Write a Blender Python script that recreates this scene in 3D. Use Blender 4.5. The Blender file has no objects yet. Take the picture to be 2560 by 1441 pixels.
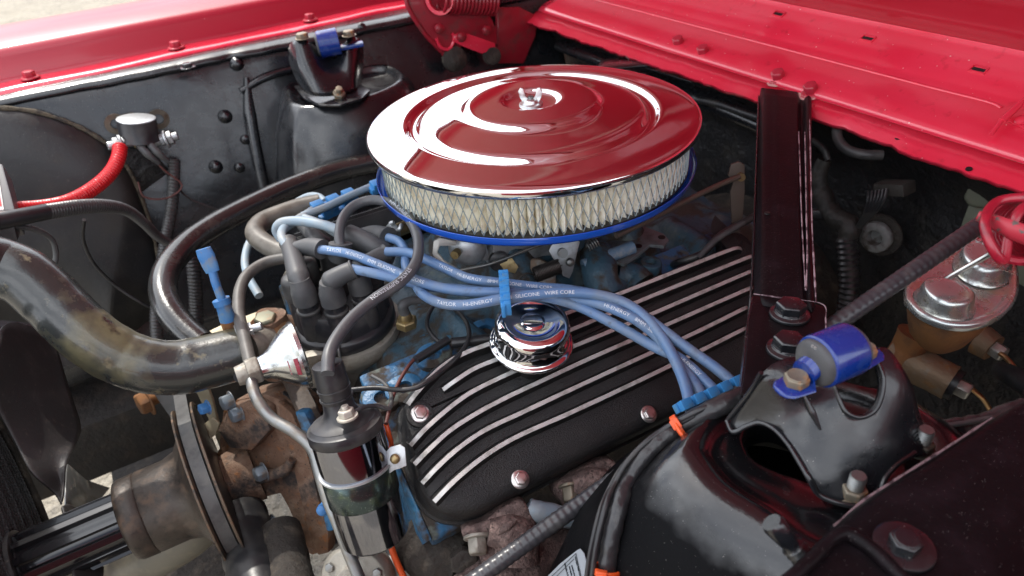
import bpy, bmesh, math, random
from math import sin, cos, pi, radians
from mathutils import Vector as V, Matrix, noise
random.seed(7)
C = bpy.context.scene.collection
SC = bpy.context.scene

# ------------------------------------------------------------------ camera
# x = towards the firewall, y = towards the passenger side, z = up; metres; origin = middle of the air cleaner lid rim
CAM = V((-.365, -.62, .269))
yaw, pit, rol = radians(27.5), radians(34.55), radians(-4.98)
FPX = 1720.0
_h = V((sin(yaw), cos(yaw), 0))
FW = _h * cos(pit) + V((0, 0, -sin(pit)))
_r = FW.cross(V((0, 0, 1))).normalized(); _u = _r.cross(FW)
RT = _r * cos(rol) + _u * sin(rol); UP = _u * cos(rol) - _r * sin(rol)
cd = bpy.data.cameras.new('camera'); cam = bpy.data.objects.new('camera', cd); C.objects.link(cam)
cd.sensor_width = 36; cd.lens = 36 * FPX / 2560; cd.clip_start = .02; cd.clip_end = 500
m = Matrix.Identity(4)
for i in range(3):
    m[i][0], m[i][1], m[i][2], m[i][3] = RT[i], UP[i], -FW[i], CAM[i]
cam.matrix_world = m
cd.dof.use_dof = True; cd.dof.focus_distance = .58; cd.dof.aperture_fstop = 9.0
SC.camera = cam

# ------------------------------------------------------------------ sky, sun, exposure
SUN_EL, SUN_AZ = radians(56), radians(-8)       # azimuth from +y (passenger side) towards +x (rear)
sd = V((sin(SUN_AZ) * cos(SUN_EL), cos(SUN_AZ) * cos(SUN_EL), sin(SUN_EL)))
w = bpy.data.worlds.new('World'); SC.world = w; w.use_nodes = True
nt = w.node_tree; nt.nodes.clear()
out = nt.nodes.new('ShaderNodeOutputWorld'); bg = nt.nodes.new('ShaderNodeBackground')
sky = nt.nodes.new('ShaderNodeTexSky'); sky.sky_type = 'NISHITA'; sky.sun_disc = False
sky.sun_elevation = SUN_EL; sky.sun_rotation = SUN_AZ; sky.dust_density = 3.0; sky.air_density = 1.0
tc = nt.nodes.new('ShaderNodeTexCoord'); nz = nt.nodes.new('ShaderNodeTexNoise')
nz.inputs['Scale'].default_value = 2.2; nz.inputs['Detail'].default_value = 5; nz.inputs['Roughness'].default_value = .6
rp = nt.nodes.new('ShaderNodeValToRGB'); rp.color_ramp.elements[0].position = .36; rp.color_ramp.elements[1].position = .62
mx = nt.nodes.new('ShaderNodeMix'); mx.data_type = 'RGBA'; mx.inputs['B'].default_value = (18, 18.6, 19.6, 1)
nt.links.new(tc.outputs['Generated'], nz.inputs['Vector']); nt.links.new(nz.outputs['Fac'], rp.inputs['Fac'])
nt.links.new(rp.outputs['Color'], mx.inputs['Factor']); nt.links.new(sky.outputs['Color'], mx.inputs['A'])
nt.links.new(mx.outputs['Result'], bg.inputs['Color']); bg.inputs['Strength'].default_value = .09
nt.links.new(bg.outputs['Background'], out.inputs['Surface'])
sl = bpy.data.lights.new('sun', 'SUN'); sl.energy = 1.8; sl.angle = radians(.6); sl.color = (1, .95, .87)
so = bpy.data.objects.new('sun', sl); C.objects.link(so); so.rotation_euler = sd.to_track_quat('Z', 'Y').to_euler()
vs = SC.view_settings; vs.view_transform = 'Standard'; vs.look = 'None'; vs.exposure = 1.05; vs.gamma = 1
SC.cycles.max_bounces = 8; SC.cycles.glossy_bounces = 5; SC.cycles.caustics_reflective = False; SC.cycles.caustics_refractive = False
SC.cycles.sample_clamp_indirect = 4

# ------------------------------------------------------------------ where a point of the photograph lies in the place
def ray(px, py): return FW + RT * ((px - 1280) / FPX) - UP * ((py - 720.5) / FPX)
def Z(px, py, z): d = ray(px, py); return CAM + d * ((z - CAM.z) / d.z)
def Y(px, py, y): d = ray(px, py); return CAM + d * ((y - CAM.y) / d.y)
def X(px, py, x): d = ray(px, py); return CAM + d * ((x - CAM.x) / d.x)
def D(px, py, t): return CAM + ray(px, py) * t
def PL(p0, n):
    p0, n = V(p0), V(n).normalized()
    def f(px, py): d = ray(px, py); return CAM + d * ((p0 - CAM).dot(n) / d.dot(n))
    f.n = n
    return f
def Zs(l, z=None): return [Z(*p, z) if len(p) == 2 else Z(*p) for p in l]

# ------------------------------------------------------------------ mesh pieces
class G:
    def __init__(s, v=None, f=None): s.v = v or []; s.f = f or []
    def __add__(s, o): n = len(s.v); return G(s.v + o.v, s.f + [tuple(i + n for i in q) for q in o.f])
    def tr(s, M): return G([M @ p for p in s.v], s.f)
    def mv(s, d): d = V(d); return G([p + d for p in s.v], s.f)
    def my(s): return G([V((p.x, -p.y, p.z)) for p in s.v], [tuple(reversed(q)) for q in s.f])
def gsum(l):
    r = G()
    v, f = [], []
    for g in l:
        n = len(v); v += g.v; f += [tuple(i + n for i in q) for q in g.f]
    return G(v, f)
def frame(ax, ref=None):
    a = V(ax).normalized()
    ref = V(ref) if ref is not None else (V((0, 0, 1)) if abs(a.z) < .9 else V((1, 0, 0)))
    b = ref - a * ref.dot(a)
    if b.length < 1e-6: b = V((1, 0, 0)) - a * a.x
    b.normalize(); return a, b, a.cross(b)
def smooth(pts, k=8):
    P = [V(p) for p in pts]
    if len(P) < 3: return [P[0].lerp(P[-1], i / k) for i in range(k + 1)]
    o = []
    for i in range(len(P) - 1):
        a = P[i - 1] if i else P[0] * 2 - P[1]; b, c = P[i], P[i + 1]; d = P[i + 2] if i + 2 < len(P) else P[-1] * 2 - P[-2]
        t1 = max((b - a).length, 1e-6) ** .5; t2 = max((c - b).length, 1e-6) ** .5; t3 = max((d - c).length, 1e-6) ** .5
        m1 = ((b - a) / t1 - (c - a) / (t1 + t2) + (c - b) / t2) * t2
        m2 = ((c - b) / t2 - (d - b) / (t2 + t3) + (d - c) / t3) * t2
        for j in range(k):
            t = j / k
            o.append(b * (2*t**3 - 3*t**2 + 1) + m1 * (t**3 - 2*t*t + t) + c * (-2*t**3 + 3*t*t) + m2 * (t**3 - t*t))
    o.append(P[-1]); return o
def resample(P, step):
    L = [0]
    for i in range(1, len(P)): L.append(L[-1] + (P[i] - P[i-1]).length)
    n = max(2, int(round(L[-1] / step))); o = []; j = 0
    for i in range(n + 1):
        s = L[-1] * i / n
        while j < len(L) - 2 and L[j + 1] < s: j += 1
        o.append(P[j].lerp(P[j + 1], (s - L[j]) / max(L[j + 1] - L[j], 1e-9)))
    return o
def tube(pts, r, n=12, sm=8, cap=True, rib=None, step=None, ref=None, flat=1.0, wob=0):
    """r = radius or one radius per control point; rib = (pitch, depth) rings"""
    P = smooth(pts, sm) if sm else [V(p) for p in pts]
    rs = r if isinstance(r, (list, tuple)) else [r] * len(pts)
    k = (len(P) - 1) / (len(pts) - 1)
    def rad(u):
        u = min(max(u, 0), len(pts) - 1); i = min(int(u), len(pts) - 2); return rs[i] + (rs[i+1] - rs[i]) * (u - i)
    R_ = [rad(i / k) for i in range(len(P))]
    if rib or step:
        Q = resample(P, rib[0] / 4 if rib else step); n0 = len(P)
        R_ = [R_[min(int(round(i / (len(Q) - 1) * (n0 - 1))), n0 - 1)] for i in range(len(Q))]
        P = Q
        if rib: R_ = [x - (rib[1] if i % 4 in (0,) else (rib[1] * .55 if i % 4 in (1, 3) else 0)) for i, x in enumerate(R_)]
    T = [(P[min(i + 1, len(P) - 1)] - P[max(i - 1, 0)]).normalized() for i in range(len(P))]
    _, N, _b = frame(T[0], ref)
    v, f = [], []
    for i, p in enumerate(P):
        N = (N - T[i] * N.dot(T[i])).normalized(); B = T[i].cross(N)
        rr = R_[i]
        if wob: rr *= 1 + wob * noise.noise(p * 90)
        for j in range(n):
            a = 2 * pi * j / n; v.append(p + (N * cos(a) * flat + B * sin(a)) * rr)
    for i in range(len(P) - 1):
        for j in range(n):
            f.append((i*n + j, i*n + (j+1) % n, (i+1)*n + (j+1) % n, (i+1)*n + j))
    if cap: f.append(tuple(range(n - 1, -1, -1))); f.append(tuple((len(P) - 1) * n + j for j in range(n)))
    return G(v, f)
def lathe(prof, o, ax, n=40, ref=None, wob=None, closed=False):
    """prof = [(radius, height along axis)]"""
    a, b, c = frame(ax, ref); o = V(o); v, f = [], []
    for (r, h) in prof:
        for j in range(n):
            t = 2 * pi * j / n; rr = r * (wob(t, h) if wob else 1)
            v.append(o + a * h + (b * cos(t) + c * sin(t)) * rr)
    m_ = len(prof)
    for i in range(m_ - 1):
        for j in range(n): f.append((i*n + j, i*n + (j+1) % n, (i+1)*n + (j+1) % n, (i+1)*n + j))
    if closed:
        for j in range(n): f.append(((m_-1)*n + j, (m_-1)*n + (j+1) % n, (j+1) % n, j))
    else:
        if prof[0][0] > 1e-5: f.append(tuple(range(n - 1, -1, -1)))
        if prof[-1][0] > 1e-5: f.append(tuple((m_ - 1) * n + j for j in range(n)))
    return G(v, f)
def cyl(a, b, r, n=24, r2=None):
    a, b = V(a), V(b); return lathe([(r, 0), (r if r2 is None else r2, (b - a).length)], a, b - a, n)
def prism(pts, off):
    P = [V(p) for p in pts]; n = len(P); off = V(off)
    v = P + [p + off for p in P]
    f = [tuple(range(n)), tuple(range(2*n - 1, n - 1, -1))] + [(i, i + n, (i+1) % n + n, (i+1) % n) for i in range(n)]
    return G(v, f)
def plate(px, pl, th):
    """outline in the plane pl, th metres thick behind its face"""
    n = pl.n
    if n.dot(CAM - pl(*px[0])) < 0: n = -n
    return prism([pl(*p) for p in px], -n * th)
def box(c, s, ax=(1, 0, 0), ref=(0, 0, 1)):
    a, b, d = frame(ax, ref); c = V(c); x, y, z = s[0] / 2, s[1] / 2, s[2] / 2
    v = [c + a * (sx * x) + d * (sy * y) + b * (sz * z) for sx in (-1, 1) for sy in (-1, 1) for sz in (-1, 1)]
    return G(v, [(0, 1, 3, 2), (4, 6, 7, 5), (0, 4, 5, 1), (2, 3, 7, 6), (0, 2, 6, 4), (1, 5, 7, 3)])
def hexa(o, ax, r, h, ref=None):
    g = lathe([(r * .98, 0), (r, h * .08), (r, h * .86), (r * .86, h)], o, ax, 6, ref); return g
def grid(rows, closed=False):
    m_, n = len(rows), len(rows[0]); v = [V(p) for r in rows for p in r]; f = []
    for i in range(m_ - 1):
        for j in range(n if closed else n - 1):
            f.append((i*n + j, i*n + (j+1) % n, (i+1)*n + (j+1) % n, (i+1)*n + j))
    return G(v, f)
def profile(pr, a, b, axis='y'):
    """sheet: profile in the cross plane run along an axis; pr = [(u, z)], a,b = ends or list of stations"""
    st = a if isinstance(a, list) else [a, b]
    rows = []
    for s in st: rows.append([V((u, s, z)) if axis == 'y' else V((s, u, z)) for u, z in pr])
    return grid(rows)

# ------------------------------------------------------------------ objects
def link(name, mesh, mat, org, parent):
    o = bpy.data.objects.new(name, mesh); C.objects.link(o)
    if mat: mesh.materials.append(mat)
    if parent:
        o.parent = parent; pw = wl(parent); o.location = org - pw
    else: o.location = org
    return o
def wl(o):
    p = V(o.location)
    while o.parent: o = o.parent; p += V(o.location)
    return p
def part(name, g, mat, parent=None, bev=0, thick=0, sub=0, ang=38, seg=2, flip=False):
    lo = V([min(p[i] for p in g.v) for i in range(3)]); hi = V([max(p[i] for p in g.v) for i in range(3)])
    org = (lo + hi) / 2
    if not parent: org.z = lo.z
    me = bpy.data.meshes.new(name); me.from_pydata([p - org for p in g.v], [], g.f)
    bm = bmesh.new(); bm.from_mesh(me)
    bmesh.ops.remove_doubles(bm, verts=bm.verts, dist=1e-6)
    bmesh.ops.recalc_face_normals(bm, faces=bm.faces)
    if bev:
        es = [e for e in bm.edges if len(e.link_faces) == 2 and e.calc_face_angle(0) > radians(ang)]
        if es: bmesh.ops.bevel(bm, geom=es, offset=bev, segments=seg, profile=.6, affect='EDGES', clamp_overlap=True)
    bm.to_mesh(me); bm.free()
    me.polygons.foreach_set('use_smooth', [True] * len(me.polygons))
    me.set_sharp_from_angle(angle=radians(50))
    o = link(name, me, mat, org, parent)
    if sub:
        md = o.modifiers.new('sub', 'SUBSURF'); md.levels = sub; md.render_levels = sub
    if thick:
        md = o.modifiers.new('thick', 'SOLIDIFY'); md.thickness = thick; md.offset = -1
    return o
def tag(o, label, cat, group=None, kind=None):
    if label: o['label'] = label
    if cat: o['category'] = cat
    if group: o['group'] = group
    if kind: o['kind'] = kind
    return o
def thing(name, label, cat, loc, group=None):
    o = bpy.data.objects.new(name, None); C.objects.link(o); o.location = V(loc); o.empty_display_size = .02
    return tag(o, label, cat, group)
def single(name, g, mat, label, cat, group=None, **k):
    return tag(part(name, g, mat, None, **k), label, cat, group)
def struct(name, g, mat, **k):
    o = part(name, g, mat, None, **k); o['kind'] = 'structure'; return o

# ------------------------------------------------------------------ materials
MT = {}
def mk(name, col, rough=.5, metal=0, coat=0, lay=(), bump=None, rv=0, spk=None, ior=None, stretch=None, crough=.05):
    """lay = [(noise scale, colour, lo, hi, roughness or None, metal or None)], bump = [(scale, strength, distance)], spk = (scale, colour, size)"""
    mt = bpy.data.materials.new(name); mt.use_nodes = True; t = mt.node_tree; b = t.nodes['Principled BSDF']
    b.inputs['Roughness'].default_value = rough; b.inputs['Metallic'].default_value = metal
    b.inputs['Coat Weight'].default_value = coat; b.inputs['Coat Roughness'].default_value = crough
    if ior: b.inputs['IOR'].default_value = ior
    N = t.nodes.new; Lk = t.links.new
    tcn = N('ShaderNodeTexCoord'); src = tcn.outputs['Object']
    if stretch:
        mp = N('ShaderNodeMapping'); mp.inputs['Scale'].default_value = stretch; Lk(src, mp.inputs['Vector']); src = mp.outputs['Vector']
    def nse(sc, det=6, ro=.6):
        q = N('ShaderNodeTexNoise'); q.inputs['Scale'].default_value = sc; q.inputs['Detail'].default_value = det; q.inputs['Roughness'].default_value = ro
        Lk(src, q.inputs['Vector']); return q.outputs['Fac']
    cur = N('ShaderNodeRGB'); cur.outputs[0].default_value = (*col, 1); cur = cur.outputs[0]
    def val(x): q = N('ShaderNodeValue'); q.outputs[0].default_value = x; return q.outputs[0]
    cr = val(rough); cm = val(metal)
    for L in lay:
        sc, c2, lo, hi = L[:4]; r2 = L[4] if len(L) > 4 else None; m2 = L[5] if len(L) > 5 else None
        mr = N('ShaderNodeMapRange'); mr.inputs['From Min'].default_value = lo; mr.inputs['From Max'].default_value = hi
        Lk(nse(sc), mr.inputs['Value']); fac = mr.outputs['Result']
        x = N('ShaderNodeMix'); x.data_type = 'RGBA'; Lk(fac, x.inputs['Factor']); Lk(cur, x.inputs['A']); x.inputs['B'].default_value = (*c2, 1); cur = x.outputs['Result']
        for q2, which in ((r2, 'r'), (m2, 'm')):
            if q2 is None: continue
            y = N('ShaderNodeMix'); Lk(fac, y.inputs['Factor']); Lk(cr if which == 'r' else cm, y.inputs['A']); y.inputs['B'].default_value = q2
            if which == 'r': cr = y.outputs['Result']
            else: cm = y.outputs['Result']
    if rv:
        mr = N('ShaderNodeMapRange'); mr.inputs['From Min'].default_value = .3; mr.inputs['From Max'].default_value = .7
        mr.inputs['To Min'].default_value = -rv; mr.inputs['To Max'].default_value = rv; Lk(nse(35), mr.inputs['Value'])
        a = N('ShaderNodeMath'); a.operation = 'ADD'; a.use_clamp = True; Lk(cr, a.inputs[0]); Lk(mr.outputs['Result'], a.inputs[1]); cr = a.outputs[0]
    if spk:
        vo = N('ShaderNodeTexVoronoi'); vo.inputs['Scale'].default_value = spk[0]; Lk(src, vo.inputs['Vector'])
        ms = N('ShaderNodeSeparateColor'); Lk(vo.outputs['Color'], ms.inputs[0])
        th = N('ShaderNodeMath'); th.operation = 'MULTIPLY'; Lk(ms.outputs[0], th.inputs[0]); th.inputs[1].default_value = spk[2]
        lt = N('ShaderNodeMath'); lt.operation = 'LESS_THAN'; Lk(vo.outputs['Distance'], lt.inputs[0]); Lk(th.outputs[0], lt.inputs[1])
        g2 = N('ShaderNodeMath'); g2.operation = 'GREATER_THAN'; Lk(ms.outputs[1], g2.inputs[0]); g2.inputs[1].default_value = .55
        mm = N('ShaderNodeMath'); mm.operation = 'MULTIPLY'; Lk(lt.outputs[0], mm.inputs[0]); Lk(g2.outputs[0], mm.inputs[1])
        x = N('ShaderNodeMix'); x.data_type = 'RGBA'; Lk(mm.outputs[0], x.inputs['Factor']); Lk(cur, x.inputs['A']); x.inputs['B'].default_value = (*spk[1], 1); cur = x.outputs['Result']
    Lk(cur, b.inputs['Base Color']); Lk(cr, b.inputs['Roughness']); Lk(cm, b.inputs['Metallic'])
    prev = None
    for (sc, st, di) in (bump or ()):
        bp = N('ShaderNodeBump'); bp.inputs['Strength'].default_value = st; bp.inputs['Distance'].default_value = di
        Lk(nse(sc, 4), bp.inputs['Height'])
        if prev: Lk(prev, bp.inputs['Normal'])
        prev = bp.outputs['Normal']
    if prev: Lk(prev, b.inputs['Normal']); 
    MT[name] = mt; return mt
DUST = (.22, .19, .15)
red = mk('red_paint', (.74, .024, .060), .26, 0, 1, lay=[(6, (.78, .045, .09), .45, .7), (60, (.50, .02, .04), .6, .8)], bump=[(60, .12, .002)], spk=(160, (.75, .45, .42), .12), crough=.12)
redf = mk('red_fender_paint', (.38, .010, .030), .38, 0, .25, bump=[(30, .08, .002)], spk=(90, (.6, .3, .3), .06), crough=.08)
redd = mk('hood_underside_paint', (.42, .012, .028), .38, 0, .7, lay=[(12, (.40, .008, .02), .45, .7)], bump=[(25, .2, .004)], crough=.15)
black = mk('black_enamel', (.009, .010, .0125), .27, 0, .5, lay=[(14, (.014, .014, .015), .5, .75, .42), (60, (.10, .09, .075), .72, .88, .8)], bump=[(70, .25, .002), (12, .25, .006)], rv=.08, spk=(430, (.34, .33, .30), .12), crough=.16)
blackm = mk('black_underbody', (.010, .010, .0115), .5, 0, 0, lay=[(25, (.026, .023, .019), .5, .75), (90, (.08, .06, .04), .70, .88)], bump=[(120, .7, .004), (22, .6, .010)], spk=(420, (.20, .18, .15), .10))
maroon = mk('maroon_black_paint', (.0070, .0052, .0062), .38, 0, 0, lay=[(40, (.016, .010, .013), .5, .8, .5)], bump=[(300, .3, .0008), (25, .15, .003)], spk=(900, (.26, .23, .23), .15), crough=.25, ior=1.2)
satin = mk('satin_black_wall', (.004, .0045, .0052), .5, 0, 0, lay=[(18, (.014, .014, .015), .45, .75, .6), (90, (.08, .075, .06), .72, .86, .8)], bump=[(260, .4, .0010), (25, .25, .004)], spk=(800, (.26, .25, .23), .15), ior=1.25)
chrome = mk('chrome', (.84, .85, .86), .03, 1, lay=[(9, (.82, .83, .84), .45, .75, .075), (300, (.6, .6, .6), .68, .8, .25)], spk=(500, (.5, .48, .45), .07), bump=[(5, .05, .002)])
chromed = mk('worn_chrome', (.58, .60, .60), .20, 1, lay=[(45, (.34, .34, .29), .48, .68, .5)], spk=(400, (.25, .22, .18), .2))
steel = mk('dull_steel', (.24, .245, .24), .45, .9, lay=[(80, (.20, .17, .13), .5, .75, .6, .3)])
zinc = mk('zinc_plate', (.52, .54, .55), .42, .7, lay=[(50, (.32, .33, .33), .5, .7, .5)])
brass = mk('brass', (.34, .26, .13), .4, .8, lay=[(120, (.18, .12, .05), .5, .7, .6)])
rust = mk('rusty_cast_iron', (.165, .092, .058), .8, .1, lay=[(34, (.25, .165, .115), .45, .6), (90, (.27, .11, .04), .56, .68), (20, (.042, .036, .034), .54, .64), (260, (.05, .035, .028), .58, .68)], bump=[(420, .8, .0012), (90, .7, .002)])
deepd = mk('shaded_grime', (.011, .009, .0075), .85, lay=[(30, (.03, .022, .016), .5, .7)], bump=[(100, .6, .004)])  # dirt darkened in colour to stand for shade on the far rail
rusto = mk('orange_rusty_iron', (.27, .12, .04), .8, .1, lay=[(35, (.16, .08, .04), .45, .62), (20, (.38, .18, .06), .6, .75)], bump=[(260, .5, .0015)])
rustm = mk('rusty_manifold', (.115, .078, .070), .8, .1, lay=[(130, (.24, .165, .145), .48, .62), (50, (.055, .036, .033), .52, .64), (320, (.04, .028, .026), .56, .66)], bump=[(450, 1, .0015), (90, .7, .003)])
rubber = mk('black_rubber', (.020, .020, .022), .36, 0, 0, lay=[(40, (.05, .047, .042), .5, .75, .6)], bump=[(150, .2, .001)])
rubs = mk('dark_boot_rubber', (.030, .030, .031), .45, 0, 0, lay=[(40, (.07, .068, .064), .45, .7, .65)], bump=[(150, .2, .001)])
rubg = mk('greyed_rubber', (.058, .060, .063), .5, 0, 0, lay=[(40, (.10, .10, .095), .45, .7, .7)], bump=[(150, .2, .001)])
hosem = mk('dusty_radiator_hose', (.026, .029, .028), .26, 0, .35, lay=[(11, (.105, .095, .052), .47, .60, .45), (60, (.19, .165, .095), .60, .72, .6), (14, (.012, .012, .014), .60, .66, .2)], bump=[(500, .35, .0006), (90, .2, .001)], stretch=(1, 1, 1))
hoseh = mk('black_heater_hose', (.016, .016, .016), .22, 0, .5, lay=[(60, (.035, .032, .028), .5, .75, .4)], bump=[(300, .3, .0008)])
wireb = mk('blue_silicone_wire', (.105, .195, .36), .38, 0, 0, lay=[(30, (.15, .21, .30), .45, .62, .5), (90, (.07, .085, .11), .58, .76, .6)])
wirebd = mk('dusty_blue_wire', (.24, .32, .38), .5, 0, 0, lay=[(45, (.30, .32, .32), .45, .7)])
clipb = mk('blue_plastic', (.045, .23, .52), .4, lay=[(70, (.10, .22, .34), .52, .7, .6)])
clipo = mk('orange_plastic', (.75, .10, .02), .4)
print_w = mk('white_print', (.62, .66, .70), .6)
print_d = mk('raised_print', (.30, .29, .28), .5)
wrinkle = mk('black_wrinkle_finish', (.013, .013, .014), .42, 0, 0, bump=[(700, .9, .0012), (1500, .5, .0006)], lay=[(30, (.020, .019, .018), .4, .7)], spk=(500, (.22, .22, .22), .12))
finm = mk('polished_aluminium', (.60, .60, .58), .42, .35, lay=[(90, (.32, .31, .28), .5, .72, .55)])
blue = mk('peeling_blue_paint', (.03, .125, .25), .4, 0, 0, lay=[(22, (.045, .036, .028), .44, .52, .8), (60, (.10, .12, .105), .55, .64, .7), (140, (.05, .20, .36), .66, .72, .4)], bump=[(90, .6, .003), (400, .3, .0008)])
bluec = mk('faded_blue_manifold', (.034, .080, .115), .5, 0, 0, lay=[(26, (.14, .17, .155), .52, .68, .7), (38, (.045, .037, .029), .47, .58, .8), (120, (.03, .12, .20), .64, .70)], bump=[(200, .4, .002), (25, .4, .005)])
blueb = mk('deep_blue_paint', (.004, .030, .21), .26, 0, .5, lay=[(60, (.02, .06, .22), .50, .75, .5), (260, (.12, .10, .09), .68, .76, .8)])
bluer = mk('blue_base_paint', (.012, .09, .50), .25, 0, .8)
blues = mk('bright_blue_paint', (.045, .17, .40), .45, 0, 0, lay=[(90, (.22, .15, .10), .52, .64, .8), (40, (.12, .24, .36), .5, .7)])
paper = mk('pleated_paper', (.95, .92, .78), .9, lay=[(60, (.60, .50, .32), .5, .7)])
wiremesh = mk('zinc_wire', (.30, .36, .37), .45, .5)
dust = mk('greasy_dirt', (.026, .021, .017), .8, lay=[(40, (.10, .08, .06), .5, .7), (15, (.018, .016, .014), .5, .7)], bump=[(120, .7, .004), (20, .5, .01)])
alum = mk('dirty_aluminium', (.30, .28, .24), .55, .5, lay=[(50, (.15, .12, .09), .5, .68, .8, .1)], bump=[(200, .4, .002)])
cream = mk('cream_metal', (.55, .49, .34), .55, .2, lay=[(60, (.30, .24, .15), .55, .7, .7)])
beltm = mk('worn_belt', (.085, .085, .083), .55, lay=[(60, (.05, .05, .05), .45, .65), (18, (.14, .135, .12), .55, .7)])
bak = mk('black_bakelite', (.018, .018, .021), .33, 0, 0, lay=[(30, (.055, .052, .050), .45, .68, .6)])
fanm = mk('satin_black_fan', (.030, .028, .028), .48, 0, 0, lay=[(35, (.055, .05, .048), .5, .7), (140, (.10, .085, .07), .62, .72)], bump=[(500, .6, .0006)])
redw = mk('red_plastic_loom', (.60, .015, .02), .32)
greyl = mk('grey_plastic_loom', (.055, .055, .056), .3)
coilc = mk('coil_chrome', (.24, .25, .285), .08, 1, lay=[(25, (.42, .43, .44), .5, .7, .2)])
greenl = mk('speckled_green_band', (.06, .085, .085), .2, .8, lay=[(60, (.13, .17, .10), .5, .7)], spk=(1100, (.40, .46, .44), .34))
redb = mk('shaded_red_bolt', (.42, .018, .04), .4, 0, .4, lay=[(200, (.5, .3, .25), .6, .7)])  # darker than the panel red; shade on the bolt sides is in the colour
sealr = mk('chalky_paint_ring', (.62, .30, .28), .8, lay=[(250, (.55, .45, .36), .5, .6), (120, (.5, .05, .08), .5, .56)])
ground = mk('pale_gravel', (.34, .30, .235), .9, lay=[(4, (.27, .235, .18), .4, .7), (25, (.20, .18, .15), .52, .66), (110, (.46, .42, .35), .56, .7)], bump=[(40, .8, .03), (140, .6, .01)])
stick = mk('silver_label', (.42, .46, .50), .4, .3)
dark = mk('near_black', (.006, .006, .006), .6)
copper = mk('copper_nickel_line', (.52, .33, .16), .35, .9)
booster = mk('olive_booster_paint', (.12, .13, .095), .55, lay=[(40, (.16, .10, .05), .62, .72)], bump=[(200, .3, .001)])
# ================================================================== ground
rows = []
for i in range(41):
    r_ = []
    for j in range(41):
        x = -60 + 3 * i; y = -40 + 3.5 * j
        r_.append(V((x, y, -.86 + .012 * noise.noise(V((x, y, 0)) * .3))))
    rows.append(r_)
struct('ground', grid(rows), ground)

# ================================================================== far fender (red)
def fy(x): return (x + .52) * .05
def run(pr, xs, wig=0):
    return grid([[V((x, y + fy(x) + wig * noise.noise(V((x * 14, k, 0))), z + .5 * wig * noise.noise(V((x * 9, k, 5))))) for k, (y, z) in enumerate(pr)] for x in xs])
XS = [-1.05 + .025 * i for i in range(60)]
T = thing('fender', 'glossy red front fender on the far side with gravel beyond it', 'fender', (-.3, .6, -.01))
pr = [(.566, -.012), (.567, -.004), (.570, -.001), (.600, .003), (.614, .005), (.619, .010), (.622, .032), (.626, .040), (.636, .045), (.68, .053), (.74, .054), (.80, .047), (.835, .032), (.85, .0), (.858, -.12), (.85, -.4)]
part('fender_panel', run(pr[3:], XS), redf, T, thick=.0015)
part('mounting_flange', run([(.566, -.010), (.568, -.003), (.572, .0005), (.599, .0040)], XS, .004), red, T, thick=.0012)
for px, py in [(75, 187), (425, 97), (740, 27)]:
    c = Z(px, py, .006); c.y = .592 + fy(c.x); c.z = .0045
    b = part('bolt', lathe([(.013, 0), (.0125, .002), (.009, .0025)], c, (0, 0, 1), 24) + hexa(c + V((0, 0, .002)), (.05, 0, 1), .0085, .0085), redb, T, bev=.0006)

T = thing('fender', 'glossy red near fender just entering the bottom right corner', 'fender', (-.3, -.62, -.01))
def runn(pr, xs): return grid([[V((x, -(y + .012), z)) for y, z in pr] for x in xs])
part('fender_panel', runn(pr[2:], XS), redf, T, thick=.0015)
part('mounting_flange', runn([(.572, -.010), (.574, -.003), (.577, .0005), (.599, .0040)], XS), red, T, thick=.0012)
# ================================================================== far inner fender apron (black)
LEAN = .30
APL = PL((0, .550, 0), (0, -1, LEAN))
def ay(z, y=.556): return y + LEAN * min(0, z)
T = thing('inner_fender_apron', 'black painted inner fender wall across the engine bay, under the red fender', 'body panel', (-.3, .56, -.4))
def apz(x): return -.008
rows = []
zs = [-.006, -.012, -.03] + [-.05 - .03 * i for i in range(13)]
for i in range(100):
    x = -.95 + .0135 * i
    r_ = []
    for z in zs:
        d = .004 * noise.noise(V((x * 7, z * 9, 1))) + .0015 * noise.noise(V((x * 30, z * 30, 2)))
        r_.append(V((x, ay(z) + d + (0 if z < -.01 else .003), z)))
    rows.append(r_)
part('apron_panel', grid(rows), black, T, thick=.0015)
rows = []
for i in range(120):
    x = -.95 + .0112 * i; wd = .010 + .030 * min(1, max(0, (x + .60) / .45))
    nz_ = noise.noise(V((x * 22, 0, 3)))
    if -.225 < x < -.205: wd -= .014
    yo = .556; yi = yo - wd * .35
    rows.append([V((x, yi - .002 + .002 * nz_, -.016 + .002 * nz_)), V((x, yi - .001 + .002 * nz_, -.010 + .002 * nz_)), V((x, yi + .004, -.0065 + .0015 * nz_)), V((x, yo + .012, -.004 + .001 * nz_)), V((x, yo + .055, -.003))])
part('top_flange', grid(rows), black, T, thick=.0015)
part('pressed_bead', tube([V((x, ay(z, .553), z)) for x, z in [(-.200, -.045), (-.214, -.10), (-.225, -.17), (-.232, -.24), (-.236, -.33)]], [.004, .010, .010, .009, .006], 16, flat=1), black, T)
part('pressed_bead', tube([V((x, ay(z, .553), z)) for x, z in [(-.215, -.062), (-.17, -.050), (-.11, -.047), (-.05, -.047)]], [.005, .007, .006, .004], 14), black, T)
for px, py in [(593, 160), (564, 292), (540, 418)]:
    c = APL(px, py); part('bolt', lathe([(.0105, 0), (.010, .002), (.007, .0035), (.0062, .006), (.003, .0075), (0, .0075)], c, (0, -1, .3), 24), black, T)
for px, py in [(603, 88), (852, 32), (470, 170)]:
    c = Z(px, py, -.003); part('bolt', lathe([(.011, 0), (.0105, .0015)], c, (0, 0, 1), 20) + hexa(c, (0, 0, 1), .0072, .007), black, T, bev=.0005)
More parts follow.
